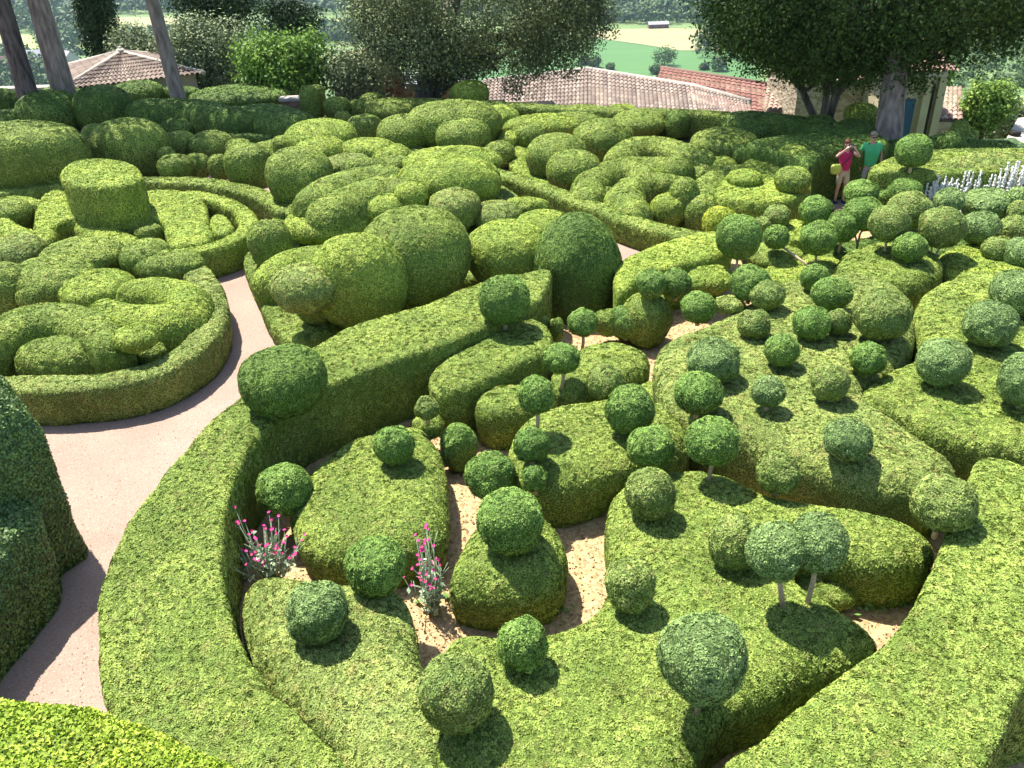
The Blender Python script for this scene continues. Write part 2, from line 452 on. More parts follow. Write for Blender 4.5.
def plainmat(name, col, col2=None, scale=8, rough=.8, bump=.3, bscale=None, detail=4, spec=.3, stretch=(1, 1, 1), obj=False, bdist=.02):
    m, T, N = nt(name); L = T.links.new
    tc = N.new('ShaderNodeTexCoord'); mp = N.new('ShaderNodeMapping'); mp.inputs['Scale'].default_value = stretch
    L(tc.outputs['Object'] if obj else N.new('ShaderNodeNewGeometry').outputs['Position'], mp.inputs['Vector'])
    no = NN(T, 'ShaderNodeTexNoise', Scale=scale, Detail=float(detail)); L(mp.outputs[0], no.inputs['Vector'])
    ra = N.new('ShaderNodeValToRGB'); ra.color_ramp.elements[0].position = .35; ra.color_ramp.elements[1].position = .68
    ra.color_ramp.elements[0].color = (*col, 1); ra.color_ramp.elements[1].color = (*(col2 or [x * .75 for x in col]), 1)
    L(no.outputs['Fac'], ra.inputs['Fac'])
    pb = NN(T, 'ShaderNodeBsdfPrincipled', Roughness=rough); pb.inputs['Specular IOR Level'].default_value = spec
    L(ra.outputs['Color'], pb.inputs['Base Color'])
    if bump:
        n2 = NN(T, 'ShaderNodeTexNoise', Scale=float(bscale or scale * 3), Detail=5.0); L(mp.outputs[0], n2.inputs['Vector'])
        bp = N.new('ShaderNodeBump'); bp.inputs['Strength'].default_value = bump; bp.inputs['Distance'].default_value = bdist
        L(n2.outputs['Fac'], bp.inputs['Height']); L(bp.outputs[0], pb.inputs['Normal'])
    o = N.new('ShaderNodeOutputMaterial'); L(pb.outputs[0], o.inputs['Surface'])
    M[name] = m; return m
# ================================================================= camera, light, sky
cam = bpy.data.cameras.new('camera'); co = bpy.data.objects.new('camera', cam); COL.objects.link(co)
cam.sensor_width = 36; cam.lens = 36 * FPX / 1024; cam.clip_end = 12000; cam.clip_start = .1
co.location = (0, 0, CAMZ); co.rotation_euler = (Matrix.Rotation(math.pi / 2 - PITCH, 3, 'X') @ Matrix.Rotation(-ROLL, 3, 'Z')).to_euler(); S.camera = co
sd = Vector((.48, -.52, -1.45)).normalized()
sun = bpy.data.lights.new('sun', 'SUN'); sun.energy = 5.0; sun.angle = R(.5); sun.color = (1, .95, .86)
so = bpy.data.objects.new('sun', sun); COL.objects.link(so); so.rotation_euler = sd.to_track_quat('-Z', 'Y').to_euler()
w = bpy.data.worlds.new('World'); S.world = w; w.use_nodes = True; T = w.node_tree
bg = T.nodes['Background']; sk = T.nodes.new('ShaderNodeTexSky'); sk.sky_type = 'NISHITA'; sk.sun_disc = False
sk.sun_elevation = math.asin(-sd.z); sk.sun_rotation = math.atan2(-sd.x, -sd.y); T.links.new(sk.outputs[0], bg.inputs[0]); bg.inputs[1].default_value = .115
S.view_settings.view_transform = 'Standard'; S.view_settings.look = 'None'; S.view_settings.exposure = 1.45; S.view_settings.gamma = 1
S.render.engine = 'CYCLES'; S.cycles.use_denoising = True; S.cycles.max_bounces = 6; S.cycles.diffuse_bounces = 2; S.cycles.transmission_bounces = 3
plainmat('gravel', (.27, .20, .162), (.225, .165, .132), 60, .95, .5, 180, bdist=.01)
# ================================================================= materials
BOX1, BOX2 = (.225, .300, .062), (.098, .160, .028)
leafmat('box', (.295, .37, .072), (.128, .195, .032), patch=(.30, .26, .09), pamt=.4)
leafmat('boxlime', (0.366, 0.451, 0.076), (0.171, 0.250, 0.037), patch=(.36, .31, .07), pamt=.3)
leafmat('boxdry', (0.323, 0.384, 0.098), (0.146, 0.207, 0.044), patch=(.33, .26, .09), pamt=.5)
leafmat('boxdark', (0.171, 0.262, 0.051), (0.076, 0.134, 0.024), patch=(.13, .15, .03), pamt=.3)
leafmat('ballcgreen', (0.226, 0.354, 0.073), (0.091, 0.171, 0.032), patch=(.18, .20, .05), pamt=.3)
leafmat('ballcblue', (.27, .38, .12), (.11, .18, .052), patch=(.22, .24, .10), pamt=.3)
leafmat('ballcolive', (0.287, 0.366, 0.091), (0.128, 0.189, 0.041), patch=(.29, .24, .09), pamt=.5)
leafmat('ballclime', (0.415, 0.451, 0.049), (0.159, 0.232, 0.024), patch=(.50, .43, .04), pamt=.5)
leafmat('yew', (.15, .24, .05), (.062, .115, .024), patch=(.06, .11, .03), pamt=.3, spec=.5)
leafmat('laurel', (0.439, 0.537, 0.061), (0.183, 0.281, 0.024), patch=(.48, .46, .10), pamt=.4)
plainmat('bark_light', (.58, .44, .29), (.38, .28, .18), 20, .9, .5)
plainmat('bark', (.29, .24, .195), (.12, .095, .075), 9, .95, 1.0, 14, stretch=(1, 1, .18), bdist=.05)
plainmat('bark_dark', (.14, .115, .098), (.035, .03, .026), 9, .95, 1.0, 14, stretch=(1, 1, .18), bdist=.05)
G_MAIN = 'box mounds inside the great clipped enclosure'
G_BALL = 'clipped box balls inside the great enclosure'
# ================================================================= great enclosure
mass('clipped_hedge', [(230, 810), (190, 767), (142, 737), (108, 706), (96, 650), (100, 590), (120, 535), (150, 490), (190, 440), (222, 410), (250, 385), (290, 362), (345, 328), (415, 306), (476, 283), (525, 272), (550, 269), (545, 292), (532, 304), (492, 323), (450, 341), (415, 353), (372, 368), (335, 383), (300, 398), (275, 417), (250, 447), (232, 485), (223, 530), (224, 580), (235, 628), (255, 668), (300, 717), (350, 767), (385, 815)],
     1.15, 'broad flat-topped box hedge curving along the pink path round the mounds', 'hedge', M['box'], r=(.09, .09), lump=.02, taper=.03, seed=1)
mass('clipped_hedge', [(690, 810), (720, 765), (760, 737), (800, 702), (845, 672), (885, 642), (915, 600), (935, 560), (955, 510), (973, 467), (988, 456), (1040, 468), (1110, 490), (1110, 640), (1030, 690), (1010, 727), (985, 770), (960, 830)],
     1.15, 'broad flat sunlit hedge slab crossing the bottom right corner of the photo', 'hedge', M['box'], r=(.09, .09), lump=.02, taper=.03, seed=2)
mass('clipped_hedge', [(618, 262), (650, 246), (700, 231), (724, 232), (733, 244), (715, 256), (680, 264), (645, 276), (618, 292)], 1.0,
     'lime green flat hedge strip between the domed drum bush and the yellowish ball', 'hedge', M['boxlime'], r=(.1, .1), seed=3)
mass('box_mound', [(300, 470), (335, 440), (375, 424), (415, 418), (432, 428), (442, 450), (447, 490), (446, 512), (438, 532), (400, 544), (345, 548), (308, 540), (290, 518), (287, 497)],
     .72, 'triangular flat-topped box mound with one small ball standing alone on it', 'box mound', M['box'], r=(.45, .32), group=G_MAIN, seed=4)
mass('box_mound', [(238, 592), (246, 573), (270, 565), (310, 567), (345, 570), (378, 576), (400, 582), (414, 615), (424, 655), (442, 672), (455, 720), (450, 830), (370, 830), (345, 760), (300, 708), (262, 668), (243, 635)],
     .85, 'long box mound below the pink flowers carrying a bluish ball', 'box mound', M['boxdry'], r=(.45, .35), group=G_MAIN, seed=5)
mass('box_mound', [(440, 650), (448, 630), (475, 622), (520, 626), (565, 617), (598, 596), (612, 560), (606, 515), (615, 485), (645, 467), (690, 461), (730, 467), (762, 484), (800, 493), (850, 498), (895, 508), (925, 522), (940, 538), (930, 550), (890, 555), (850, 549), (818, 541), (797, 548), (802, 572), (835, 593), (870, 616), (884, 634), (868, 648), (815, 666), (770, 688), (735, 702), (706, 732), (692, 775), (640, 850), (440, 840), (425, 770), (430, 700)],
     .85, 'largest box mound with an arm reaching behind the paired balls on stems', 'box mound', M['box'], r=(.4, .3), group=G_MAIN, seed=6)
mass('box_mound', [(447, 568), (462, 530), (485, 508), (525, 498), (555, 512), (568, 540), (556, 570), (515, 583), (470, 580)],
     .8, 'rounded dark box mound ringed by chips with one ball on top', 'box mound', M['box'], r=(.4, .4), group=G_MAIN, seed=7, base=0)
mass('box_mound', [(505, 450), (515, 422), (545, 402), (590, 393), (640, 393), (678, 410), (692, 428), (682, 444), (650, 454), (625, 460), (590, 472), (560, 478), (525, 474), (508, 462)],
     .85, 'box mound carrying five balls in the middle of the enclosure', 'box mound', M['box'], r=(.4, .32), group=G_MAIN, seed=8)
mass('box_mound', [(428, 378), (440, 360), (475, 340), (520, 318), (546, 322), (552, 343), (520, 362), (480, 380), (445, 391)],
     .95, 'long loaf-shaped box mound next to the broad hedge wall, a ball at its upper end', 'box mound', M['box'], r=(.16, .14), group=G_MAIN, seed=9)
mass('box_mound', [(476, 396), (490, 383), (530, 382), (546, 393), (540, 404), (500, 410), (478, 405)],
     .75, 'short rounded box loaf right behind the ball on a thin stem', 'box mound', M['box'], r=(.2, .2), group=G_MAIN, seed=10)
mass('box_mound', [(552, 366), (575, 345), (610, 337), (645, 345), (648, 362), (620, 374), (585, 386), (556, 382)],
     .75, 'low domed box mound with two small balls leaning over its front edge', 'box mound', M['box'], r=(.35, .25), group=G_MAIN, seed=11)
mass('box_mound', [(655, 352), (672, 332), (705, 320), (745, 300), (790, 275), (850, 269), (900, 281), (912, 300), (918, 330), (900, 360), (868, 388), (905, 418), (950, 448), (960, 466), (945, 480), (915, 484), (870, 478), (820, 462), (775, 446), (730, 428), (692, 412), (662, 388)],
     1.0, 'huge dry-tipped box mound dotted with a dozen clipped balls', 'box mound', M['boxdry'], r=(.35, .3), group=G_MAIN, seed=12)
mass('box_mound', [(862, 388), (890, 366), (924, 346), (917, 315), (922, 292), (945, 277), (985, 268), (1110, 285), (1110, 470), (1035, 448), (985, 440), (945, 428), (905, 408)],
     1.0, 'broad box mound at the photo edge carrying five grey-green balls', 'box mound', M['box'], r=(.3, .25), group=G_MAIN, seed=13)
mass('box_mound', [(836, 262), (850, 246), (880, 240), (915, 241), (942, 252), (944, 266), (920, 280), (880, 284), (850, 276)], .8,
     'low box mound under the tall-stemmed balls, a round shadow on its side', 'box mound', M['box'], r=(.3, .3), group=G_MAIN, seed=14)
mass('box_mound', [(938, 256), (950, 243), (975, 240), (1010, 252), (1040, 270), (1060, 285), (1000, 282), (958, 272)], .7,
     'low sunlit box mound in front of the double-stemmed ball', 'box mound', M['boxlime'], r=(.3, .3), group=G_MAIN, seed=15)
mass('box_mound', [(755, 272), (775, 258), (812, 250), (846, 258), (850, 274), (815, 282), (780, 282)], .5,
     'low flat lime mound under the slanting bare stem', 'box mound', M['boxlime'], r=(.3, .25), group=G_MAIN, seed=16)
mass('clipped_hedge', [(783, 224), (790, 217), (806, 220), (812, 232), (806, 240), (785, 238)], .8,
     'small squared hedge block between the round-fronted tier and the upper balls', 'hedge', M['boxlime'], r=(.1, .1), seed=17)
for bx, zb, lab, mt in [
    ((521, 312, 551, 340), .3, 'low box bump at the upper end of the long loaf', 'box'),
    ((548, 318, 564, 342), .3, 'tiny box bump squeezed between the loaf and a small ball', 'box'),
    ((622, 292, 671, 347), 0, 'drum-shaped box bush under the two neighbouring small balls', 'box'),
    ((594, 309, 622, 336), .2, 'small box bush tucked behind the round ball of the low dome', 'box'),
    ((633, 326, 651, 346), 0, 'tiny box tuft at the foot of the drum-shaped bush', 'box'),
    ((413, 413, 443, 440), .3, 'small box tuft beneath the smallest ball by the hedge wall', 'box'),
    ((633, 382, 673, 408), .2, 'low box cushion between two balls and the chip path', 'box'),
    ((684, 265, 734, 294), .45, 'wide lime-tipped box cushion beneath the ball with a pale stem', 'boxlime'),
    ((716, 296, 744, 314), .9, 'faint low box bump on the upper slope of the huge mound', 'boxdry'),
    ((748, 243, 802, 272), .2, 'box cushion shaded by the leaning ball', 'box'),
    ((788, 562, 856, 608), 0, 'dense box bush growing from the chips behind the paired stems', 'box'),
    ((651, 400, 692, 436), .3, 'rounded end of box foliage beside the five-ball mound', 'box')]:
    blob(bx, zb, lab, 'box bush', M[mt], name='box_bush', group='small box bushes between the mounds')
dc, da = P(577, 301, .25)[:2], 44 * np.linalg.norm(P(577, 290, .3) - [0, 0, CAMZ]) / FPX
mass('domed_bush', [(dc[0] + da * math.cos(t), dc[1] + .25 + da * math.sin(t)) for t in np.linspace(0, 6.283, 12, endpoint=False)], 1.92, 'tall dark domed drum bush closing the end of the flat hedge', 'box bush', M['boxdark'], r=(da * 1.0, 1.1), world=True, lump=.03, seed=20)
blob((240, 346, 327, 417), 1.1, 'big dark dome bush sitting on the hedge where it bends', 'box bush', M['boxdark'], name='domed_bush', q=2.6, minc=.4)

BL = [  # box in the photo, colour, stem, base height or None, label
 ((479, 276, 529, 323), 'green', .12, 1.0, 'ball on a short pale stem at the upper end of the long loaf', {}),
 ((568, 309, 597, 336), 'green', .30, .4, 'small ball on a crooked stem beside the drum-shaped bush', {}),
 ((609, 305, 644, 339), 'green', .02, None, 'round ball perched over the low domed mound', {}),
 ((545, 344, 579, 373), 'green', .28, None, 'small ball on a slanting stem at the corner of the low dome', {}),
 ((587, 366, 623, 400), 'olive', .05, .55, 'ball tucked between the low dome and the five-ball mound', {}),
 ((518, 377, 554, 412), 'green', .40, None, 'ball on a thin straight stem casting a disc shadow on the mound', {}),
 ((606, 386, 653, 435), 'green', .05, None, 'larger dark ball on the upper side of the five-ball mound', {}),
 ((628, 427, 674, 468), 'green', .05, None, 'dark ball on the edge of the five-ball mound near the chip path', {}),
 ((514, 429, 549, 461), 'green', .08, None, 'medium ball directly below the thin-stemmed one', {}),
 ((522, 466, 547, 491), 'green', .03, None, 'smallest ball on the five-ball mound, by its lower tip', {}),
 ((465, 453, 515, 498), 'green', .10, .35, 'dark shiny ball standing by the chip path above the ringed mound', {}),
 ((374, 426, 414, 464), 'green', .05, None, 'lone small ball on the triangular mound', {}),
 ((415, 397, 438, 420), 'olive', .05, .75, 'smallest ball close to the shaded hedge wall', {}),
 ((637, 270, 666, 298), 'green', .05, .95, 'small ball on the drum-shaped bush nearest the domed drum', {}),
 ((661, 269, 691, 297), 'green', .05, .85, 'small ball right beside its twin above the drum-shaped bush', {}),
 ((681, 292, 716, 322), 'green', .05, .75, 'flattened green ball at the upper tip of the huge mound', {}),
 ((730, 266, 770, 300), 'green', .05, None, 'green ball on the top of the huge mound beside a duller one', {}),
 ((750, 283, 784, 307), 'olive', .02, None, 'flat dull olive ball just below a bright green one', {}),
 ((801, 265, 829, 290), 'green', .05, None, 'small ball at the rear rim of the huge mound', {}),
 ((813, 278, 851, 309), 'green', .08, None, 'dark ball above the tiny olive one on the huge mound', {}),
 ((827, 309, 850, 336), 'olive', .02, None, 'tiny olive ball half hidden between two bigger balls', {}),
 ((855, 291, 910, 339), 'olive', .08, None, 'biggest olive ball on the rear rim of the huge mound', {}),
 ((793, 307, 830, 339), 'green', .04, None, 'round green ball touching the tiny olive one', {}),
 ((738, 312, 770, 336), 'olive', .02, None, 'low olive ball at the upper centre of the huge mound', {}),
 ((765, 335, 799, 365), 'green', .05, None, 'deep green ball in the middle of the huge mound', {}),
 ((851, 343, 885, 374), 'green', .05, None, 'deep green ball where the two broad mounds meet', {}),
 ((918, 339, 968, 386), 'blue', .06, None, 'grey-green ball above the deep groove between broad mounds', {}),
 ((965, 302, 1015, 346), 'blue', .06, None, 'grey-green ball in the centre of the broad edge mound', {}),
 ((992, 271, 1042, 313), 'blue', .06, None, 'grey-green ball cut by the photo edge, highest of the broad edge mound', {}),
 ((1001, 353, 1053, 408), 'blue', .06, None, 'large pale ball cut by the photo edge, lowest of the broad edge mound', {}),
 ((812, 366, 848, 400), 'olive', .05, None, 'olive ball in the centre of the dry slope of the huge mound', {}),
 ((752, 377, 784, 407), 'blue', .08, None, 'small bluish ball on a short stem on the dry slope', {}),
 ((688, 340, 739, 382), 'blue', .0, None, 'broad grey-green ball sunk in the left flank of the huge mound', {}),
 ((675, 373, 722, 413), 'green', .08, None, 'dark ball below the sunken grey-green one', {}),
 ((687, 418, 738, 464), 'green', .30, None, 'round ball on a short pole with a disc shadow, tip of the largest mound', {}),
 ((825, 420, 871, 458), 'blue', .06, None, 'pale ball throwing its shadow down the side wall of the huge mound', {}),
 ((757, 453, 799, 494), 'olive', .04, None, 'olive ball on the arm of the largest mound', {}),
 ((914, 477, 974, 530), 'olive', .15, .95, 'large ball on a trunk rising beside the broad corner slab', {}),
 ((257, 466, 311, 513), 'green', .15, .3, 'bright green ball in the gap by the hedge wall above the pink flowers', {}),
 ((287, 583, 348, 641), 'blue', .0, None, 'bluish ball sunk on the long mound below the pink flowers', {}),
 ((346, 539, 405, 592), 'green', .12, .72, 'ball on a stout stem beside the second clump of pink flowers', {}),
 ((478, 490, 543, 553), 'green', .0, None, 'big ball crowning the rounded mound ringed by chips', {}),
 ((625, 468, 675, 519), 'olive', .04, None, 'ball near the upper tip of the largest mound by the chip path', {}),
 ((606, 559, 655, 611), 'olive', .05, None, 'ball on the inner rim of the largest mound facing the chips', {}),
 ((498, 617, 546, 672), 'green', .04, None, 'narrow ball on the lobe below the rounded mound', {}),
 ((418, 656, 493, 727), 'olive', .10, None, 'large shaggy ball at the bottom of the photo', {}),
 ((660, 616, 747, 700), 'blue', .3, None, 'biggest ball on a short trunk, low on the largest mound', {}),
 ((710, 513, 761, 572), 'olive', .0, None, 'dull ball touching the pair on tall stems', {}),
 ((747, 523, 804, 578), 'blue', .48, None, 'pale ball on the more slanting of the two tall stems', {'lean': (.17, -.02)}),
 ((791, 514, 847, 572), 'blue', .52, None, 'grey-green ball on the straighter of the two tall stems', {}),
]
for bx, c, st, zb, lab, kw in BL: ballt(bx, lab, c, st, zb, group=G_BALL, **kw)
blob((440, 424, 477, 472), 0, 'dark egg-shaped box bush beside the tip of the triangular mound', 'box bush', M['ballcgreen'], name='box_bush', q=2.3, qlow=2.6)

# upper right grove of balls
G_UP = 'clipped balls of the upper grove'
UP = [
 ((717, 215, 761, 259), 'green', .45, .55, 'large ball on a pale bare stem in front of the yellow one', {}),
 ((703, 207, 738, 240), 'lime', .1, .5, 'yellow-green ball at the end of the low boundary hedge', {}),
 ((764, 206, 790, 227), 'olive', .3, .5, 'small ball under the edge of the round-fronted tier', {}),
 ((753, 217, 773, 234), 'olive', .2, .5, 'tiny ball between the large stemmed ball and the tier', {}),
 ((764, 226, 789, 248), 'green', .5, .3, 'small dark ball on a long slanting bare stem', {'lean': (1.0, -.75)}),
 ((800, 197, 832, 226), 'green', .3, .5, 'dark round ball at the corner of the tier by the gravel', {}),
 ((801, 222, 836, 254), 'green', .45, .3, 'ball on a thick trunk just below the dark corner ball', {}),
 ((827, 212, 858, 241), 'green', .3, .4, 'ball beside the gravel patch below the two visitors', {}),
 ((845, 182, 878, 206), 'green', .3, .6, 'green ball hiding the man from the knees down', {}),
 ((844, 198, 882, 229), 'green', .4, .5, 'ball on a forked stem between its lower and upper neighbours near the visitors', {'stems': 2}),
 ((870, 206, 909, 241), 'olive', .55, .5, 'olive ball on a straight pale pole above the shadowed mound', {}),
 ((888, 193, 930, 227), 'olive', .4, .55, 'large ball behind the one on the pale pole', {}),
 ((888, 182, 921, 204), 'green', .3, .6, 'rearmost ball against the terrace hedge', {}),
 ((920, 208, 964, 246), 'olive', .5, .45, 'largest ball on twin trunks in the upper grove', {'stems': 2}),
 ((935, 190, 963, 212), 'blue', .3, .5, 'pale ball in front of the white plants', {}),
 ((961, 212, 999, 244), 'blue', .3, .4, 'grey-green ball next to the twin-trunked one', {}),
 ((1007, 188, 1032, 208), 'blue', .3, .5, 'pale ball near the tallest white plants at the photo edge', {}),
 ((1009, 202, 1034, 221), 'olive', .3, .4, 'dull little ball at the photo edge between two larger ones', {}),
 ((1000, 217, 1033, 242), 'olive', .3, .35, 'olive ball at the photo edge above the small lime one', {}),
 ((983, 237, 1012, 262), 'olive', .1, .5, 'small lime-tipped ball above the broad edge mound', {}),
 ((1003, 238, 1038, 272), 'blue', .1, .4, 'bluish ball cut by the photo edge just above the broad mound', {}),
 ((894, 234, 926, 261), 'green', .15, .7, 'ball resting on the low mound between pole and twin trunks', {}),
 ((877, 190, 890, 206), 'green', .1, .6, 'tiny ball wedged between two large ones near the terrace hedge', {}),
]
for bx, c, st, zb, lab, kw in UP: ballt(bx, lab, c, st, zb, group=G_UP, **kw)
blob((962, 190, 1012, 217), .5, 'wide pale oval bush among the balls before the white plants', 'box bush', M['ballcblue'], name='box_bush', q=2.2, minc=.5)

mass('low_box_carpet', [(745, 238), (790, 236), (850, 238), (905, 230), (1000, 228), (1080, 232), (1080, 262), (960, 262), (850, 258), (760, 262)], .38, 'low rough box carpet under the upper grove of balls', 'low box', M['boxdark'], r=(.12, .12), lump=.06, seed=18)
mass('low_box_carpet', [(872, 205), (920, 203), (1060, 205), (1060, 228), (960, 228), (885, 224)], .42, 'low rough box carpet at the foot of the white plants', 'low box', M['box'], r=(.12, .12), lump=.06, seed=19)
# ================================================================= lower ring garden
def px_ellipse(cx, cy, rx, ry, z, n=28, a0=0, a1=360):
    "a true circle of the plan that reads as this ellipse"
    return [(cx + rx * math.cos(R(a)), cy + ry * math.sin(R(a))) for a in np.linspace(a0, a1, n, endpoint=(a1 - a0) < 360)]
mass('ring_hedge', [(-20, 382), (30, 382), (70, 381), (115, 376), (155, 366), (187, 348), (205, 330), (212, 309), (208, 288), (197, 272), (185, 258)], .68,
     'curved low ring hedge with a dry flat top along the pink path', 'hedge', M['boxdry'], r=(.08, .07), w=[.27], lump=.02, taper=.03, seed=21)
mass('ring_hedge', [(120, 255), (150, 255), (185, 250), (215, 244), (238, 234), (248, 221), (240, 208), (222, 199), (203, 194), (190, 192)], .7,
     'farther ring hedge curling round the flat drum bush', 'hedge', M['boxlime'], r=(.08, .07), w=[.22], lump=.02, taper=.03, seed=22)
mass('arc_hedge', [(-40, 196), (20, 188), (60, 183), (110, 180), (160, 179), (205, 181), (240, 187), (268, 196), (286, 208)], .65,
     'thin arc hedge outside the farther ring, ending beside the big cushions', 'hedge', M['box'], r=(.07, .07), w=[.3], lump=.02, taper=.03, seed=23)
GR = 'cushions inside the lower ring hedge'
for bx, zb, lab, mt, kw in [
    ((133, 252, 204, 283), .35, 'oval cushion touching the inside of the ring where the path bends', 'box', {}),
    ((122, 241, 172, 280), .3, 'cushion wedged between two ovals at the back of the lower ring', 'box', {}),
    ((43, 239, 124, 279), .3, 'broad domed cushion at the centre back of the lower ring', 'box', {}),
    ((-14, 238, 45, 270), .3, 'cushion cut by the photo edge at the back of the lower ring', 'boxdry', {}),
    ((8, 259, 95, 308), .15, 'wide mound in the middle of the lower ring', 'box', {}),
    ((-30, 267, 32, 318), .1, 'mound cut by the photo edge beside the tiny button bush', 'box', {}),
    ((18, 288, 43, 308), .45, 'tiny button bush above the arched cushion', 'box', {}),
    ((61, 272, 134, 312), .2, 'yellowish oval behind the hooked cushion', 'boxlime', {}),
    ((17, 339, 112, 386), 0, 'dark loaf sheltered under the arched cushion', 'box', dict(kdepth=.6)),
    ((110, 348, 137, 374), .15, 'small block at the foot of the mushroom bush', 'box', {})]:
    blob(bx, zb, lab, 'box cushion', M[mt], group=GR, **kw)
mass('cushion_bush', [(102, 300), (124, 306), (152, 309), (178, 303), (185, 288), (166, 280), (132, 280)], 1.05, 'large hooked cushion folding back on itself inside the lower ring', 'box cushion', M['boxlime'], w=[.4, .46, .48, .48, .44, .42, .38], r=(.45, .5), group=GR, seed=24)
mass('cushion_bush', [(-30, 340), (5, 318), (45, 307), (85, 315), (108, 335)], 1.05, 'long arched cushion bending over the dark loaf', 'box cushion', M['box'], w=[.42, .46, .46, .42, .34], r=(.35, .4), group=GR, seed=25)
tmu = thing('mushroom_bush', (*fit(116, 327, 157, 350, .7)[0][:2], .0), 'mushroom-shaped bush with a flat oval cap beside the ring hedge', 'topiary bush')
blob((114, 325, 159, 351), .85, None, None, M['boxlime'], name='cap', parent=tmu, minc=.35)
blob((135, 342, 166, 365), .3, None, None, M['box'], name='base_foliage', parent=tmu)
# farther ring
GR2 = 'lobes inside the farther ring hedge'
mass('clipped_lobe', [(138, 192), (165, 188), (195, 192), (206, 203), (208, 222), (213, 236), (192, 243), (170, 245), (164, 230), (158, 218), (120, 222), (95, 212)], .75, 'flat lime lobe spreading from under the drum bush', 'box lobe', M['boxlime'], r=(.14, .12), group=GR2, seed=26)
mass('clipped_lobe', [(38, 200), (48, 190), (66, 190), (72, 205), (84, 214), (80, 218), (60, 222), (50, 240), (34, 238), (32, 220)], .75, 'flat lime lobe with a dark notch nearest the photo edge', 'box lobe', M['boxlime'], r=(.12, .12), group=GR2, seed=27)
mass('clipped_lobe', [(84, 216), (100, 228), (120, 237), (134, 243)], .7, 'narrow slanting sausage of box below the drum bush', 'box lobe', M['boxlime'], r=(.3, .3), w=[.35, .4, .4, .35], group=GR2, seed=28)
mass('clipped_lobe', [(218, 212), (229, 217), (232, 228), (218, 233), (210, 226), (210, 216)], .72, 'small lime pad with a hollow, tucked in the curl of the ring', 'box lobe', M['boxlime'], r=(.15, .12), group=GR2, seed=29)
mass('clipped_lobe', [(-20, 216), (0, 222), (18, 231), (40, 236)], .65, 'slanting lime sausage of box running in from the photo edge', 'box lobe', M['boxlime'], r=(.3, .3), w=[.38], group=GR2, seed=30)
mass('clipped_lobe', [(-5, 200), (12, 197), (34, 201)], .7, 'short lime sausage behind the notched lobe', 'box lobe', M['boxlime'], r=(.28, .3), w=[.32], group=GR2, seed=31)
for bx, zb, lab in [((-12, 202, 32, 228), .2, 'rounded cushion at the photo edge inside the farther ring'), ((122, 211, 144, 238), .3, 'upright egg bush before the lobe of the drum bush'),
                    ((135, 227, 157, 244), .35, 'small round bush beside the upright egg bush'), ((145, 225, 163, 243), .3, 'small round bush half hidden behind its round neighbour')]:
    blob(bx, zb, lab, 'box bush', M['box'], name='box_bush', group=GR2)
# flat drum
mass('drum_bush', [(60, 172), (70, 161), (101, 157), (130, 161), (141, 171), (134, 181), (101, 186), (68, 182)], 1.55,
     'flat-topped drum bush with a lit lime top and shaded wall', 'topiary bush', M['boxlime'], r=(.12, .1), taper=.12, seed=32, base=.15)
# ================================================================= shaded rows behind the rings
GS = 'shaded cushions behind the ring gardens'
for bx, zb, lab, kw in [
    ((-60, 129, 90, 196), 0, 'very wide hollow-topped cushion running out of the photo edge', dict(kdepth=.6, q=3.4)),
    ((92, 123, 170, 176), 0, 'big rounded cushion behind the flat drum bush', dict(kdepth=.8)),
    ((83, 127, 113, 160), .2, 'swollen cushion leaning on the big rounded one', {}),
    ((163, 133, 198, 160), .1, 'cushion behind the small drum by the arc hedge', {}),
    ((190, 133, 234, 162), .1, 'long low cushion ending above the round dark bush', {}),
    ((158, 148, 175, 164), .5, 'button bush on the shoulder of the small drum', {}),
    ((159, 156, 193, 182), .35, 'small drum bush standing on the arc hedge', dict(q=3.4)),
    ((183, 155, 211, 178), .2, 'low box cushion between the small drum and round bush', {}),
    ((209, 156, 229, 181), .25, 'round dark bush beside the boxy rust-tipped one', {}),
    ((226, 146, 272, 190), .2, 'boxy rust-tipped bush at the end of the arc hedge', dict(q=3.4)),
    ((226, 140, 253, 163), .2, 'small cushion behind the boxy rust-tipped bush', {}),
    ((-20, 93, 23, 122), .1, 'dark rounded bush at the photo edge behind the dark trunk', {}),
    ((39, 87, 96, 110), .1, 'dark bush between the two leaning trunks', {}),
    ((20, 95, 82, 134), 0, 'round bush at the foot of the grey leaning trunk', {}),
    ((42, 106, 61, 132), 0, 'small bulge of box before the bush at the grey trunk', {}),
    ((74, 90, 132, 130), 0, 'arched cushion below the tiled pavilion roof', {}),
    ((88, 105, 129, 132), 0, 'low round cushion in front of the arched one', {}),
    ((112, 83, 163, 106), .1, 'dark cushion close under the pavilion eaves', {}),
    ((150, 88, 202, 102), .1, 'low cushion at the foot of the slim leaning trunk', {}),
    ((-10, 113, 29, 140), 0, 'dark humped bush below the photo edge wall', {}),
    ((-16, 120, 9, 142), 0, 'small dark bush cut by the photo edge', {}),
    ((162, 117, 203, 136), 0, 'low dark loaf below the wavy cushion', {}),
    ((190, 86, 293, 108), .1, 'longest low bank of box under the olive tree', dict(kdepth=.7)),
    ((0, 143, 30, 158), .9, 'shallow bump in the hollow of the wide cushion', dict(minc=.3))]:
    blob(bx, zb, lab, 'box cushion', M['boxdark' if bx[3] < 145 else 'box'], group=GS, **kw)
mass('cushion_bush', [(140, 101), (168, 99), (198, 101), (232, 108), (262, 106), (290, 112)], 1.1, 'long wavy cushion in front of the longest low bank', 'box cushion', M['boxdark'], w=[.7, .7, .75, .65, .95, .8], r=(.6, .6), group=GS, seed=33, lump=.04)
mass('cushion_bush', [(250, 152), (265, 143), (288, 137)], .9, 'lime sausage cushion reaching towards the tall cushions', 'box cushion', M['box'], w=[.5, .55, .5], r=(.45, .45), group=GS, seed=34)
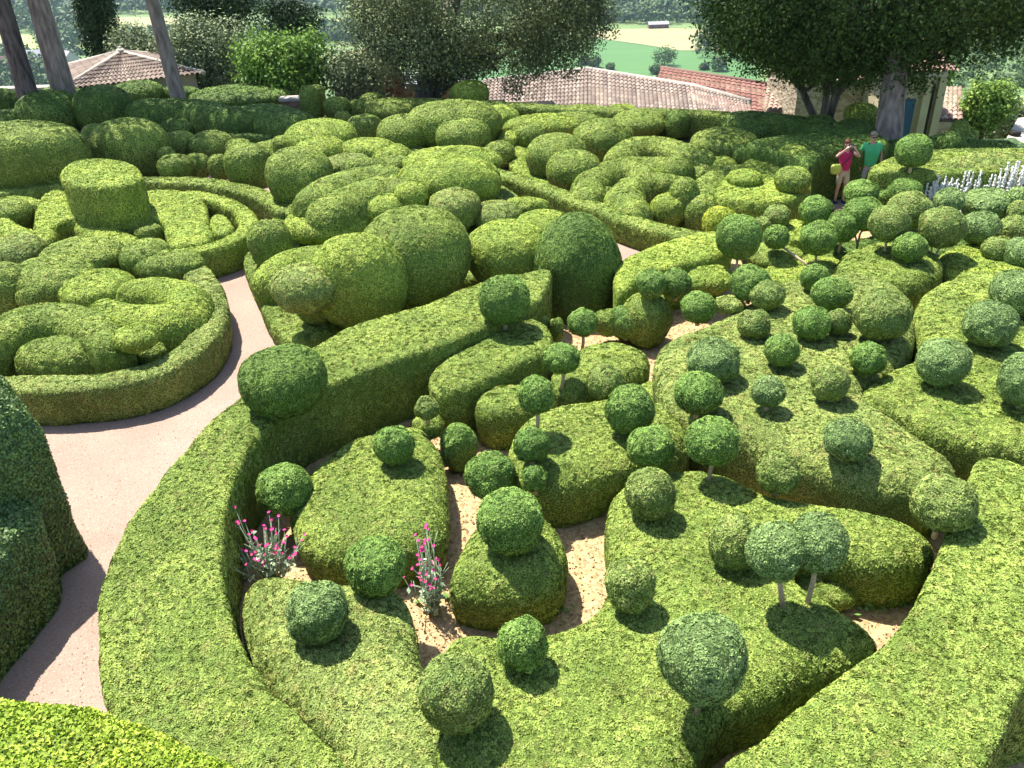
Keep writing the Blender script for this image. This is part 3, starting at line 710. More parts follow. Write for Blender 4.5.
mass('clipped_hedge', [(219, 134), (250, 134), (282, 136)], .5, 'thin straight hedge line under the wavy cushion', 'hedge', M['boxdark'], w=[.2], r=(.06, .06), seed=35)
# ================================================================= yew wall and near hedge
def ground_poly(pts): return [tuple(P(x, y, 0)[:2]) for x, y in pts]
g0 = ground_poly([(84, 548), (74, 566), (22, 604), (-60, 655)])
yw = [(x, y) for x, y in g0] + [(g0[3][0] - 2.5, g0[3][1]), (g0[0][0] - 3.5, g0[0][1] + 1.2), (g0[0][0] - 1.2, g0[0][1] + 1.0)]
mass('yew_hedge', yw, 2.6, 'tall dark yew bush with sloping shoulders throwing its shade on the path', 'yew bush', M['yew'], r=(.7, .8), taper=.0, lump=.05, seed=36, jitter=.7, k=.0026, world=True)
g1 = ground_poly([(66, 580), (-4, 676), (-60, 765)])
mass('yew_hedge', [(g1[0][0], g1[0][1] - .05), (g1[1][0] + .1, g1[1][1]), g1[2], (g1[2][0] - 2, g1[2][1]), (g1[0][0] - 1.5, g1[0][1] + .1)], 1.35,
     'lower yew shoulder in front of the tall yew bush', 'yew bush', M['yew'], r=(.35, .3), taper=.0, lump=.05, seed=37, jitter=.7, k=.0026, world=True)
mass('clipped_hedge', [(-120, 695), (-40, 690), (30, 692), (80, 699), (130, 713), (190, 737), (255, 770), (310, 840), (200, 900), (-120, 900)], 2.4,
     'bright lime hedge top filling the lowest corner of the photo', 'hedge', M['laurel'], r=(.18, .16), lump=.02, taper=.05, k=.0036, smin=.02, seed=38, jitter=1.0)
# ================================================================= cushion garden behind the bend
mass('border_hedge', [(243, 258), (254, 243), (290, 195), (292, 160), (300, 142), (350, 138), (430, 148), (480, 172), (505, 186), (530, 200), (550, 211), (572, 221), (600, 239), (618, 252), (600, 262), (550, 262), (500, 272), (420, 292), (350, 318), (325, 333), (300, 341), (286, 340), (271, 325), (260, 303), (250, 280)], .45,
     'low flat box base spreading under the tall heap of cushions', 'hedge', M['box'], r=(.1, .1), taper=.03, seed=40)
GB = 'cushions heaped on the central base'
for bx, zb, lab, mt, kw in [
    ((361, 207, 471, 306), .4, 'largest smooth dome of the central heap, right beside the flat hedge', 'box', dict(q=2.5)),
    ((310, 236, 408, 327), .4, 'great shaded dome with a long lobe beside the mushroom bush', 'boxlime', dict(q=2.2, kdepth=.72)),  # lighter box paints in its sunlit top, to part it from the largest dome
    ((249, 221, 292, 268), .4, 'cushion on the path side corner of the heap', 'box', {}),
    ((285, 204, 370, 244), .45, 'bright oval cushion behind the long lobe', 'boxlime', {}),
    ((287, 200, 335, 226), .45, 'cushion peeping over the bright oval one', 'box', {}),
    ((354, 191, 412, 226), .6, 'rounded cushion just above the largest smooth dome', 'boxlime', {}),
    ((395, 183, 428, 211), .9, 'single ball nestled among the larger cushions', 'boxlime', {}),
    ((428, 189, 481, 230), .5, 'bronze-tipped oval cushion beside the single ball', 'boxdry', {}),
    ((470, 201, 522, 232), .4, 'low rusty-tipped cushion beside the bronze oval', 'boxdry', {}),
    ((466, 220, 549, 288), .35, 'smooth dome between the largest dome and the domed drum', 'boxlime', {}),
    ((516, 210, 570, 240), .4, 'low lime cushion behind the domed drum', 'boxlime', {}),
    ((516, 203, 533, 216), .5, 'tiny green button among low cushions by the straight path', 'box', {}),
    ((496, 198, 550, 218), .35, 'flat lime cushion under the tiny green button', 'boxlime', {}),
    ((395, 158, 502, 212), .5, 'long broad cushion facing the straight path', 'boxlime', dict(kdepth=.7)),
    ((403, 147, 502, 180), .9, 'dry-topped cushion riding on the long broad one', 'boxlime', dict(kdepth=.7)),
    ((292, 162, 329, 210), .4, 'upright narrow cushion in the folded group', 'box', {}),
    ((267, 149, 333, 206), .4, 'tall folded cushion overhanging the arc hedge end', 'box', {}),
    ((284, 121, 357, 160), .6, 'high smooth dome at the crest of the heap', 'boxlime', {}),
    ((273, 137, 294, 158), .6, 'small cushion left of the crest dome', 'box', {}),
    ((296, 138, 346, 164), .8, 'flat cushion leaning on the crest dome', 'boxlime', {}),
    ((337, 139, 397, 165), .7, 'long cushion behind the crest folds', 'boxlime', {}),
    ((324, 154, 371, 178), .8, 'bronze low cushion on the crest folds', 'boxdry', {}),
    ((368, 145, 411, 167), .7, 'small smooth cushion behind the long broad one', 'boxlime', {}),
    ((376, 156, 410, 174), .8, 'flat oval cushion tucked above two sausages', 'box', {}),
    ((339, 159, 389, 180), .8, 'flattish cushion between the bronze one and the sausages', 'box', {})]:
    blob(bx, zb, lab, 'box cushion', M[mt], group=GB, **kw)
mass('cushion_bush', [(272, 262), (292, 252), (325, 248), (350, 256)], 1.15, 'long smooth lobe curling out of the great shaded dome', 'box cushion', M['boxlime'], w=[.45, .5, .55, .6], r=(.5, .5), group=GB, seed=41)
mass('cushion_bush', [(328, 198), (352, 187), (380, 179), (400, 178)], 1.5, 'lower of two slanting sausage cushions', 'box cushion', M['box'], w=[.55, .6, .6, .6], r=(.5, .55), group=GB, seed=42)
mass('cushion_bush', [(312, 188), (335, 176), (360, 168), (385, 166)], 1.6, 'upper of two slanting sausage cushions', 'box cushion', M['box'], w=[.5, .55, .5, .5], r=(.45, .5), group=GB, seed=43)
tmu = thing('mushroom_bush', (*fit(272, 264, 338, 305, .95)[0][:2], .5), 'mushroom-shaped bush with a bronze cap at the rounded corner of the base', 'topiary bush')
blob((271, 263, 339, 312), .95, None, None, M['boxdry'], name='cap', parent=tmu, minc=.5, q=2.4)
blob((296, 288, 336, 326), .45, None, None, M['box'], name='base_foliage', parent=tmu, q=4)
# ================================================================= garden behind
GK = 'cushions of the rear garden'
for bx, zb, lab, mt, kw in [
    ((377, 116, 432, 154), .1, 'bulging cushion with a saddle joining the long one above', 'box', {}),
    ((405, 102, 502, 150), .1, 'long high cushion behind the bulky round one', 'box', dict(kdepth=.7)),
    ((436, 120, 491, 160), .1, 'bulky round bush standing free before the long high cushion', 'box', dict(q=3)),
    ((368, 99, 417, 122), .1, 'low cushion behind the saddle', 'box', {}),
    ((357, 99, 374, 120), .1, 'narrow bush at the end of the row of small bushes', 'box', {}),
    ((360, 94, 384, 108), .2, 'flattened bush behind the row of small bushes', 'box', {}),
    ((475, 107, 520, 134), .1, 'cushion beneath the long straight rear hedge', 'boxlime', {}),
    ((503, 115, 582, 142), .1, 'long low cushion before the rear hedge', 'boxlime', dict(kdepth=.6)),
    ((515, 124, 547, 150), .1, 'round ball bush among the flat rear cushions', 'box', {}),
    ((497, 132, 522, 150), .1, 'small bright cushion beside the round ball bush', 'boxlime', {}),
    ((484, 142, 515, 168), 0, 'dark lopsided cushion at the start of the low path hedge', 'box', {}),
    ((347, 116, 383, 144), 0, 'dark boxy bush below the row of small bushes', 'box', dict(q=3.2)),
    ((419, 141, 441, 152), .1, 'sliver of a cushion at the foot of the bulky round bush', 'boxdry', {}),
    ((324, 98, 350, 121), .1, 'first of the row of small bushes, next to the twin columns', 'box', dict(q=3.2)),
    ((340, 101, 352, 118), .1, 'small upright bush second in the row of small bushes', 'box', {}),
    ((350, 101, 361, 119), .1, 'small upright bush third in the row of small bushes', 'box', {}),
    ((366, 103, 386, 123), .1, 'round bush just in front of the row of small bushes', 'box', {}),
    ((335, 112, 352, 129), .1, 'small dark ball under the row of small bushes', 'box', {}),
    ((573, 120, 633, 160), .1, 'smooth domed cushion in the centre of the rear parterre', 'box', {}),
    ((577, 139, 621, 162), .1, 'low round cushion below the smooth domed one', 'box', {}),
    ((526, 135, 587, 180), .1, 'dark-sided bulky cushion near the corner of the path hedge', 'box', {}),
    ((546, 151, 601, 192), .1, 'slanting plump cushion touching the path hedge', 'box', {}),
    ((604, 173, 622, 194), .1, 'small bush trapped between the curved cushions', 'box', {}),
    ((592, 187, 616, 208), .1, 'low bush behind the path hedge beside the hooked ring', 'box', {}),
    ((656, 175, 682, 198), .3, 'ball set in the mouth of the hooked ring', 'box', {}),
    ((656, 158, 693, 188), .3, 'round-backed cushion behind the hooked ring', 'box', {}),
    ((650, 194, 687, 228), .1, 'pale plump cushion at the end of the path hedge', 'boxlime', {}),
    ((668, 179, 699, 225), .1, 'tall arched cushion beside the tan gap', 'box', {}),
    ((688, 151, 716, 186), .1, 'dark cushion at the top of the tan gap', 'box', {}),
    ((691, 129, 758, 162), .1, 'large speckled cushion above the tan gap', 'box', {}),
    ((705, 158, 737, 188), .1, 'boxy cushion across the tan gap', 'boxlime', dict(q=3.4)),
    ((732, 145, 763, 173), .3, 'round dark ball bush beside the large speckled cushion', 'boxdark', {}),
    ((611, 111, 668, 136), .1, 'kidney-shaped cushion with a ball in front', 'box', {}),
    ((627, 119, 652, 138), .1, 'ball bush in front of the kidney-shaped cushion', 'boxdark', {}),
    ((665, 112, 690, 137), .1, 'dark round bush at the end of the kidney-shaped cushion', 'boxdark', {}),
    ((549, 106, 614, 130), .1, 'wide flat cushion behind the smooth domed one', 'box', {}),
    ((604, 105, 638, 121), .1, 'small flat cushion by the rear hedge', 'boxlime', {}),
    ((693, 115, 722, 131), .1, 'low round cushion by the rear hedge end', 'box', {}),
    ((706, 122, 729, 135), .1, 'flat little cushion next to the low round one', 'boxlime', {}),
    ((778, 146, 808, 167), .9, 'ball bush on the flat tier nearest the visitors', 'boxlime', {}),
    ((775, 168, 810, 194), .85, 'dark round bush on the front of the flat tier', 'box', {}),
    ((728, 170, 762, 186), .88, 'low oval cushion on the flat tier', 'boxlime', dict(taper=0, minc=.2, q=2.0)),
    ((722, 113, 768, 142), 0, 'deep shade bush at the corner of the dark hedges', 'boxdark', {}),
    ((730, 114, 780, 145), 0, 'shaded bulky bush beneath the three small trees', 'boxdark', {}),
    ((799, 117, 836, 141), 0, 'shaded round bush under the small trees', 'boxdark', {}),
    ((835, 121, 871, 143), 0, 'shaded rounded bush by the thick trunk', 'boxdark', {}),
    ((844, 105, 878, 127), .2, 'bright leafy round bush in front of the stone wall', 'boxlime', {}),
    ((868, 116, 885, 130), .2, 'small bright bush touching the thick trunk', 'boxlime', {}),
    ((936, 134, 964, 160), .8, 'dark globe bush on the sloping terrace hedge', 'boxdark', {}),
    ((951, 122, 968, 139), .8, 'small globe bush on the pale lawn strip', 'box', {})]:
    blob(bx, zb, lab, 'box cushion', M[mt], group=GK, **kw)
blob((450, 82, 489, 108), .4, 'bright dome standing on the hedge under the big dark tree', 'box bush', M['boxlime'], name='domed_bush')
for bx, lab in [((301, 88, 319, 124), 'front half of the twin clipped columns by the low stone wall'), ((311, 87, 326, 116), 'rear half of the twin clipped columns by the low stone wall')]:
    blob(bx, 0, lab, 'clipped column', M['box'], name='column_bush', q=4, minc=.9)
mass('cushion_bush', [(588, 186), (592, 172), (612, 162), (636, 162), (648, 168)], 0.85, 'thick crescent cushion between the plump cushion and hooked ring', 'box cushion', M['box'], w=[.45, .5, .5, .48, .42], r=(.45, .45), group=GK, seed=44)
mass('cushion_bush', [(682, 177), (656, 173), (634, 178), (625, 190), (636, 201)], .85, 'hooked cushion folding round a small ball', 'box cushion', M['box'], w=[.34, .42, .5, .52, .44], r=(.42, .45), group=GK, seed=45)
mass('cushion_bush', [(690, 146), (664, 139), (636, 139), (620, 149)], .85, 'upper of two broad curling cushions in the rear parterre', 'box cushion', M['box'], w=[.45, .55, .55, .5], r=(.45, .45), group=GK, seed=46)
mass('cushion_bush', [(624, 159), (650, 158), (680, 160), (706, 166)], .85, 'lower of two broad curling cushions in the rear parterre', 'box cushion', M['box'], w=[.45, .5, .5, .42], r=(.42, .45), group=GK, seed=58)
mass('cushion_bush', [(702, 196), (708, 180), (728, 167), (752, 168)], .9, 'curved cushion hugging the edge of the flat tier', 'box cushion', M['box'], w=[.45, .45, .45, .4], r=(.4, .4), group=GK, seed=47)
mass('border_hedge', [(490, 168), (540, 184), (600, 206), (650, 224), (700, 234)], .6, 'long low hedge lining the straight pink path', 'hedge', M['box'], w=[.26], r=(.06, .06), taper=.02, seed=48)
mass('low_box_carpet', [(505, 150), (545, 140), (535, 165), (560, 185), (525, 178)], .3, 'flat star-shaped patch of low box beside the path hedge', 'low box', M['boxlime'], r=(.08, .08), seed=49)
mass('tier_hedge', [(714, 190), (722, 178), (742, 162), (765, 152), (795, 147), (820, 152), (812, 168), (811, 186), (800, 196), (782, 201), (760, 203), (735, 200), (720, 196)], .95, 'round-fronted flat tier of box with a lit lime top', 'hedge', M['boxlime'], r=(.08, .08), taper=.02, lump=.01, seed=50)
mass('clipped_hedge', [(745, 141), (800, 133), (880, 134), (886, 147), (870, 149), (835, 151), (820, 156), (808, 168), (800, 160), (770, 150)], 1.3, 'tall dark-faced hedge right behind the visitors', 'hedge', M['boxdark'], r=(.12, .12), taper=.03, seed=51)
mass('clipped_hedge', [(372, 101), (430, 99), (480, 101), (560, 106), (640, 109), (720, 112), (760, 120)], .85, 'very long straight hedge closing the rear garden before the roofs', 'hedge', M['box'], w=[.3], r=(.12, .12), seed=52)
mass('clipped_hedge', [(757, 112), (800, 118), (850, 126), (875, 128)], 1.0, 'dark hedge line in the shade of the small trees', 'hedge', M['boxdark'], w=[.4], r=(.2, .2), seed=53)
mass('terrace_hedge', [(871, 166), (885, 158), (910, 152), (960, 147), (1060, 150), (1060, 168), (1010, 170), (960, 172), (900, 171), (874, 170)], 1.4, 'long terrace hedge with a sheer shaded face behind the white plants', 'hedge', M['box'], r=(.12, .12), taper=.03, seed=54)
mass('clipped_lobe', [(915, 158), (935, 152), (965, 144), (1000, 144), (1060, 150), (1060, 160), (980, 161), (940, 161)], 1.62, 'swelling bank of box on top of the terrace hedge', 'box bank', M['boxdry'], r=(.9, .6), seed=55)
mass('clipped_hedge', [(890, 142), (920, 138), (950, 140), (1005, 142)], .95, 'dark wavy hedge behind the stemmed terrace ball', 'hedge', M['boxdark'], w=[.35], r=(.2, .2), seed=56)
ballt((897, 135, 931, 166), 'airy ball on a short stem standing on the terrace hedge', 'green', .12, 1.4, group=None)

mass('clipped_hedge', [(922, 138), (948, 129), (981, 129), (968, 141), (945, 142)], .9, 'bright angular hedge block behind the terrace next to the annex', 'hedge', M['boxlime'], r=(.08, .08), sharp=True, seed=57)
# ================================================================= materials of the surroundings
def chipmat(name):
    m, T, N = nt(name); L = T.links.new
    g = N.new('ShaderNodeNewGeometry')
    v = NN(T, 'ShaderNodeTexVoronoi', Scale=26.0); L(g.outputs['Position'], v.inputs['Vector'])
    ra = N.new('ShaderNodeValToRGB'); e = ra.color_ramp.elements
    e[0].color = (.25, .155, .07, 1); e[1].color = (.44, .31, .155, 1); k = e.new(.5); k.color = (.36, .245, .12, 1)
    sp = N.new('ShaderNodeSeparateColor'); L(v.outputs['Color'], sp.inputs[0]); L(sp.outputs[0], ra.inputs['Fac'])
    pb = NN(T, 'ShaderNodeBsdfPrincipled', Roughness=.9); L(ra.outputs['Color'], pb.inputs['Base Color'])
    bp = N.new('ShaderNodeBump'); bp.inputs['Strength'].default_value = .45; bp.inputs['Distance'].default_value = .01
    L(v.outputs['Distance'], bp.inputs['Height']); L(bp.outputs[0], pb.inputs['Normal'])
    o = N.new('ShaderNodeOutputMaterial'); L(pb.outputs[0], o.inputs['Surface']); M[name] = m
chipmat('chips')
def gravelmat(name, a, b, c):
    m, T, N = nt(name); L = T.links.new
    g = N.new('ShaderNodeNewGeometry')
    n1 = NN(T, 'ShaderNodeTexNoise', Scale=.9, Detail=6.0, Roughness=.6); L(g.outputs['Position'], n1.inputs['Vector'])
    v = NN(T, 'ShaderNodeTexVoronoi', Scale=70.0); L(g.outputs['Position'], v.inputs['Vector'])
    r1 = N.new('ShaderNodeValToRGB'); r1.color_ramp.elements[0].position = .35; r1.color_ramp.elements[1].position = .7
    r1.color_ramp.elements[0].color = (*a, 1); r1.color_ramp.elements[1].color = (*b, 1); L(n1.outputs['Fac'], r1.inputs['Fac'])
    sp = N.new('ShaderNodeSeparateColor'); L(v.outputs['Color'], sp.inputs[0])
    mr = N.new('ShaderNodeMapRange'); mr.inputs[1].default_value = .80; mr.inputs[2].default_value = 1; mr.inputs[4].default_value = .55; L(sp.outputs[0], mr.inputs[0])
    mx = N.new('ShaderNodeMix'); mx.data_type = 'RGBA'; L(mr.outputs[0], mx.inputs['Factor']); L(r1.outputs['Color'], mx.inputs['A']); mx.inputs['B'].default_value = (*c, 1)
    mr2 = N.new('ShaderNodeMapRange'); mr2.inputs[1].default_value = .15; mr2.inputs[2].default_value = 0; mr2.inputs[4].default_value = .35; L(sp.outputs[1], mr2.inputs[0])
    mx2 = N.new('ShaderNodeMix'); mx2.data_type = 'RGBA'; L(mr2.outputs[0], mx2.inputs['Factor']); L(mx.outputs['Result'], mx2.inputs['A']); mx2.inputs['B'].default_value = (.45, .40, .36, 1)
    pb = NN(T, 'ShaderNodeBsdfPrincipled', Roughness=.92); L(mx2.outputs['Result'], pb.inputs['Base Color'])
    bp = N.new('ShaderNodeBump'); bp.inputs['Strength'].default_value = .5; bp.inputs['Distance'].default_value = .01
    L(v.outputs['Distance'], bp.inputs['Height']); L(bp.outputs[0], pb.inputs['Normal'])
    o = N.new('ShaderNodeOutputMaterial'); L(pb.outputs[0], o.inputs['Surface']); M[name] = m
gravelmat('path', (.290, .196, .150), (.235, .157, .118), (.13, .085, .068))
plainmat('soil', (.13, .095, .06), (.07, .06, .03), 3, .95, .5, 30)
plainmat('fieldgrass', (.13, .19, .06), (.08, .14, .045), .02, .95, 0)
plainmat('slope', (.07, .11, .03), (.045, .08, .02), .08, .95, 0)
plainmat('crop', (.055, .13, .035), (.065, .15, .042), .01, .9, 0, stretch=(1, 8, 1))
plainmat('wheat', (.27, .25, .12), (.22, .215, .095), .012, .9, 0, stretch=(1, 6, 1))
plainmat('hay', (.32, .34, .12), (.22, .28, .09), .03, .9, 0)
leafmat('wood_leaf', (.09, .15, .042), (.034, .07, .022), patch=(.12, .15, .04), pamt=.4, pscale=.02, transl=.05)
leafmat('oak_leaf', (.19, .23, .095), (.07, .10, .04), patch=(.17, .165, .09), pamt=.55, pscale=.5)
leafmat('lime_leaf', (.075, .13, .028), (.03, .062, .014), patch=(.08, .12, .02), pamt=.4, pscale=.6, transl=.25)
leafmat('olive_leaf', (.26, .31, .15), (.11, .15, .065), patch=(.24, .25, .15), pamt=.5, pscale=.9)
leafmat('bright_leaf', (.20, .33, .05), (.07, .15, .025), patch=(.20, .28, .04), pamt=.4, pscale=1, transl=.25)
leafmat('light_leaf', (.26, .38, .07), (.09, .17, .03), patch=(.34, .42, .10), pamt=.5, pscale=1.2, transl=.3)
leafmat('cypress_leaf', (.045, .085, .025), (.018, .038, .012), patch=(.08, .10, .04), pamt=.3, pscale=1)
def rooftile(name, c1, c2, c3, scale=1):
    m, T, N = nt(name); L = T.links.new
    uv = N.new('ShaderNodeAttribute'); uv.attribute_name = 'tile'; uv.attribute_type = 'GEOMETRY'
    ra = N.new('ShaderNodeValToRGB'); e = ra.color_ramp.elements
    e[0].color = (*c1, 1); e[1].color = (*c3, 1); k = e.new(.5); k.color = (*c2, 1)
    L(uv.outputs['Fac'], ra.inputs['Fac'])
    pb = NN(T, 'ShaderNodeBsdfPrincipled', Roughness=.9); L(ra.outputs['Color'], pb.inputs['Base Color'])
    o = N.new('ShaderNodeOutputMaterial'); L(pb.outputs[0], o.inputs['Surface']); M[name] = m
rooftile('tile_grey', (.11, .08, .066), (.20, .15, .12), (.31, .25, .20))
rooftile('tile_red', (.10, .045, .032), (.17, .07, .05), (.22, .11, .08))
rooftile('tile_pink', (.14, .075, .055), (.26, .16, .12), (.38, .28, .22))
def stonemat(name, c1, c2, c3, scale=2.2):
    m, T, N = nt(name); L = T.links.new
    g = N.new('ShaderNodeNewGeometry'); mp = N.new('ShaderNodeMapping'); mp.inputs['Scale'].default_value = (1, 1, 2.2); L(g.outputs['Position'], mp.inputs['Vector'])
    v = NN(T, 'ShaderNodeTexVoronoi', Scale=scale); L(mp.outputs[0], v.inputs['Vector'])
    ra = N.new('ShaderNodeValToRGB'); e = ra.color_ramp.elements
    e[0].color = (*c1, 1); e[1].color = (*c3, 1); k = e.new(.5); k.color = (*c2, 1)
    sp = N.new('ShaderNodeSeparateColor'); L(v.outputs['Color'], sp.inputs[0]); L(sp.outputs[0], ra.inputs['Fac'])
    pb = NN(T, 'ShaderNodeBsdfPrincipled', Roughness=.95); L(ra.outputs['Color'], pb.inputs['Base Color'])
    bp = N.new('ShaderNodeBump'); bp.inputs['Strength'].default_value = .7; bp.inputs['Distance'].default_value = .04
    L(v.outputs['Distance'], bp.inputs['Height']); L(bp.outputs[0], pb.inputs['Normal'])
    o = N.new('ShaderNodeOutputMaterial'); L(pb.outputs[0], o.inputs['Surface']); M[name] = m
stonemat('stone', (.20, .15, .09), (.30, .235, .15), (.38, .32, .22), 4)
stonemat('stone_brown', (.10, .06, .04), (.17, .10, .065), (.24, .16, .10), 4)
plainmat('plaster', (.40, .34, .22), (.34, .28, .175), 1.5, .9, .2)
plainmat('pale_stone', (.42, .38, .32), (.30, .27, .22), 3, .9, .3)
plainmat('house_wall', (.50, .47, .42), (.42, .39, .34), 1, .9, 0)
plainmat('slate_roof', (.30, .30, .32), (.24, .24, .26), 1, .8, 0)
plainmat('dark_open', (.02, .018, .016), (.03, .025, .02), 2, .9, 0)
plainmat('blue_door', (.03, .08, .15), (.025, .065, .12), 3, .6, 0)
def sheet(name, pts, z, mat, world=False):
    W = [(*(p if world else P(p[0], p[1], z)[:2]), z) for p in pts]
    o = link(name, W, polys=[list(range(len(W)))], mat=M[mat]); o['kind'] = 'structure'; return o
# ================================================================= ground, path, valley
_ep = np.array([P(px, py, 0)[:2] for px, py in [(-200, 88), (0, 92), (200, 96), (300, 100), (500, 100), (640, 108), (740, 118), (820, 128), (880, 133), (1024, 140), (1200, 150)]])
def edge_y(x): return float(np.interp(x, _ep[:, 0], _ep[:, 1])) + .6
def terrain_z(x, y):
    d = y - edge_y(x)
    if d <= 0: return -.012
    if d < 1.2: return -.012 - d / 1.2 * 3.6
    prof = np.interp(d, [1.2, 25, 60, 120, 220, 330, 5000], [-3.6, -9, -24, -58, -104, -120, -120])
    return prof
ys = np.concatenate([np.linspace(-40, 18, 8), np.arange(19, 44, .6), np.linspace(46, 400, 50), np.linspace(420, 1600, 36), np.linspace(1700, 3400, 12)])
xs = np.concatenate([np.linspace(-3000, -700, 8), np.linspace(-600, -50, 25), np.linspace(-40, 40, 41), np.linspace(50, 600, 25), np.linspace(700, 3000, 8)])
V = []
for y in ys:
    for x in xs:
        z = terrain_z(x, y)
        if y > 60: z += (math.sin(x * .021 + 1) * math.cos(y * .017)) * min(4, (y - 60) * .03) * (1 if y < 360 else .0)
        if y > 1650: z += (y - 1650) * .05 + (1 + math.sin(x * .0031) * .5 + math.sin(x * .0013 + 2) * .5) * min(60, (y - 1650) * .08)
        V.append((x, y, z))
nx_ = len(xs)
Q = [[j * nx_ + i, j * nx_ + i + 1, (j + 1) * nx_ + i + 1, (j + 1) * nx_ + i] for j in range(len(ys) - 1) for i in range(nx_ - 1)]
g = link('ground', V, polys=Q, mat=M['fieldgrass'], smooth=True); g['kind'] = 'structure'
def mat_faces(o, mat, cond):
    o.data.materials.append(mat); k = len(o.data.materials) - 1
    for p in o.data.polygons:
        if cond(p.center): p.material_index = k
mat_faces(g, M['soil'], lambda c: c.y < edge_y(c.x) + 1.0 and not (c.x > 7.5 and c.y > 21)); mat_faces(g, M['slope'], lambda c: edge_y(c.x) + 1.0 <= c.y < 330 or c.y > 1500)
sheet('path', [(-40, -6), (3.6, -6), (3.6, 5), (-1, 12), (6, 15.5), (12, 19), (12, 22), (8, 25), (3, 28), (-8, 30.5), (-40, 30.5)], .004, 'path', True)
sheet('chip_ground', [(200, 860), (160, 700), (165, 560), (240, 420), (330, 350), (470, 305), (560, 275), (640, 262), (715, 245), (735, 228), (800, 214), (880, 205), (1060, 195), (1500, 300), (1500, 900)], .009, 'chips')
sheet('chip_ground', [(672, 228), (697, 240), (716, 222), (714, 190), (692, 184)], .012, 'chips')
# valley floor, 120 m below
ZV = -119.6
def valley(pts, mat, name='field', z=ZV): return sheet(name, pts, z, mat)
valley([(430, 40), (590, 37), (640, 44), (680, 50), (735, 51), (760, 62), (760, 90), (430, 90)], 'crop')
valley([(596, 30), (660, 28), (719, 29), (736, 50), (680, 50.5), (640, 44), (588, 37)], 'wheat', z=ZV + .3)
valley([(-30, 36), (60, 34), (90, 36), (84, 46), (40, 50), (-30, 54)], 'hay')
valley([(-30, 20), (84, 18), (86, 26), (-30, 30)], 'hay')
valley([(104, 17), (240, 17), (240, 30), (130, 38), (104, 40)], 'wheat')
valley([(305, 20), (362, 18), (362, 31), (312, 31)], 'hay')
valley([(985, 94), (1040, 96), (1040, 108), (990, 102)], 'hay')
# ================================================================= trees
def clumps(ell, nper, spread, lsize, gap=.0, shell=.55, flatz=1.0):
    "leaf faces gathered in clumps inside a set of ellipsoids"
    Ps, Ns, Sz = [], [], []
    for (c, r, ncl) in ell:
        d = rng.normal(size=(ncl, 3)); d /= np.linalg.norm(d, axis=1)[:, None]
        rad = rng.uniform(shell, 1.02, ncl) ** .6
        cc = np.array(c) + d * rad[:, None] * np.array(r)
        k = rng.normal(size=(ncl, nper, 3)); sp = spread * rng.uniform(.6, 1.4, (ncl, 1, 1))
        kn = np.linalg.norm(k, axis=2, keepdims=True); k2 = k / kn * np.minimum(kn, 1.9) * sp * .62
        k2[:, :, 2] *= flatz
        p = cc[:, None, :] + k2
        n = k / kn + np.array([0, 0, .45]) + d[:, None, :] * .5
        Ps.append(p.reshape(-1, 3)); Ns.append((n / np.linalg.norm(n, axis=2, keepdims=True)).reshape(-1, 3)); 
    Ps, Ns = np.concatenate(Ps), np.concatenate(Ns)
    return cards(Ps, Ns, np.full(len(Ps), lsize), .5, .2)
def tree(name, base, label, cat, trunk, limbs, ell, leaf, bark, nper=40, spread=.5, lsize=.09, group=None, shell=.5, flatz=1.0):
    base = np.array(base, float)
    r = thing(name, tuple(base), label, cat, group)
    mb = MB(); 
    if trunk: mb.tube([np.array(p[:3]) for p in trunk], [p[3] for p in trunk], 12)
    for L_ in limbs: mb.tube([np.array(p[:3]) for p in L_], [p[3] for p in L_], 7)
    mb.build('trunk', M[bark], r, True)
    if ell:
        v, q = clumps(ell, nper, spread, lsize, shell=shell, flatz=flatz)
        link('crown', v, quads=q, mat=M[leaf], parent=r, attr=rng.random(len(q)), smooth=np.zeros(len(q), bool))
    return r
def limbs_to(ell, root, rad=.12, n=2):
    out = []
    for (c, r, _) in ell:
        for k in range(n):
            e = np.array(c) + rng.normal(size=3) * np.array(r) * .4
            m_ = (np.array(root) + e) / 2 + rng.normal(size=3) * .25
            out.append([(*root, rad), (*m_, rad * .6), (*e, rad * .2)])
    return out
GT = 'tall bare-trunked trees at the garden rim'
for (b, t, d, rr, col, lab, cr) in [
    ((28, 97), (-3, -12), 31.6, .34, 'bark_dark', 'dark leaning tree trunk nearest the photo edge at the garden rim', (-19.5, 34, 10.5)),
    ((75, 130), (34, -12), 28.2, .40, 'bark', 'thick grey leaning tree trunk rising from shaded cushions', (-17.5, 30.5, 10.5)),
    ((179, 94), (149, -12), 32.4, .26, 'bark', 'slim leaning trunk with a pale foot behind the cushions', (-12.5, 34, 10.5))]:
    p0 = P(b[0], b[1], 0) if b[1] > 100 else PD(b[0], b[1], d); p0[2] = 0
    top = PD(t[0], t[1], p0[1] + .5)
    dirn = (top - p0) / (top[2] - p0[2])
    hi = p0 + dirn * 7.5; hi2 = p0 + dirn * 8.5 + np.array([.6, .4, 1.5])
    ell = [(cr, (3.6, 3.0, 2.0), 260), ((cr[0] + 3, cr[1] - 1.0, cr[2] + .8), (2.6, 2.4, 1.6), 120)]
    tr_ = [(*(p0 - [0, 0, .1]), rr * 1.35), (*(p0 + dirn * .5), rr * 1.08), (*(p0 + dirn * 3), rr * .95), (*top, rr * .85), (*hi, rr * .65), (*hi2, rr * .35)]
    tree('tall_tree', p0, lab, 'tree', tr_, limbs_to(ell, hi, .14), ell, 'oak_leaf', col, 34, .75, .15, GT)
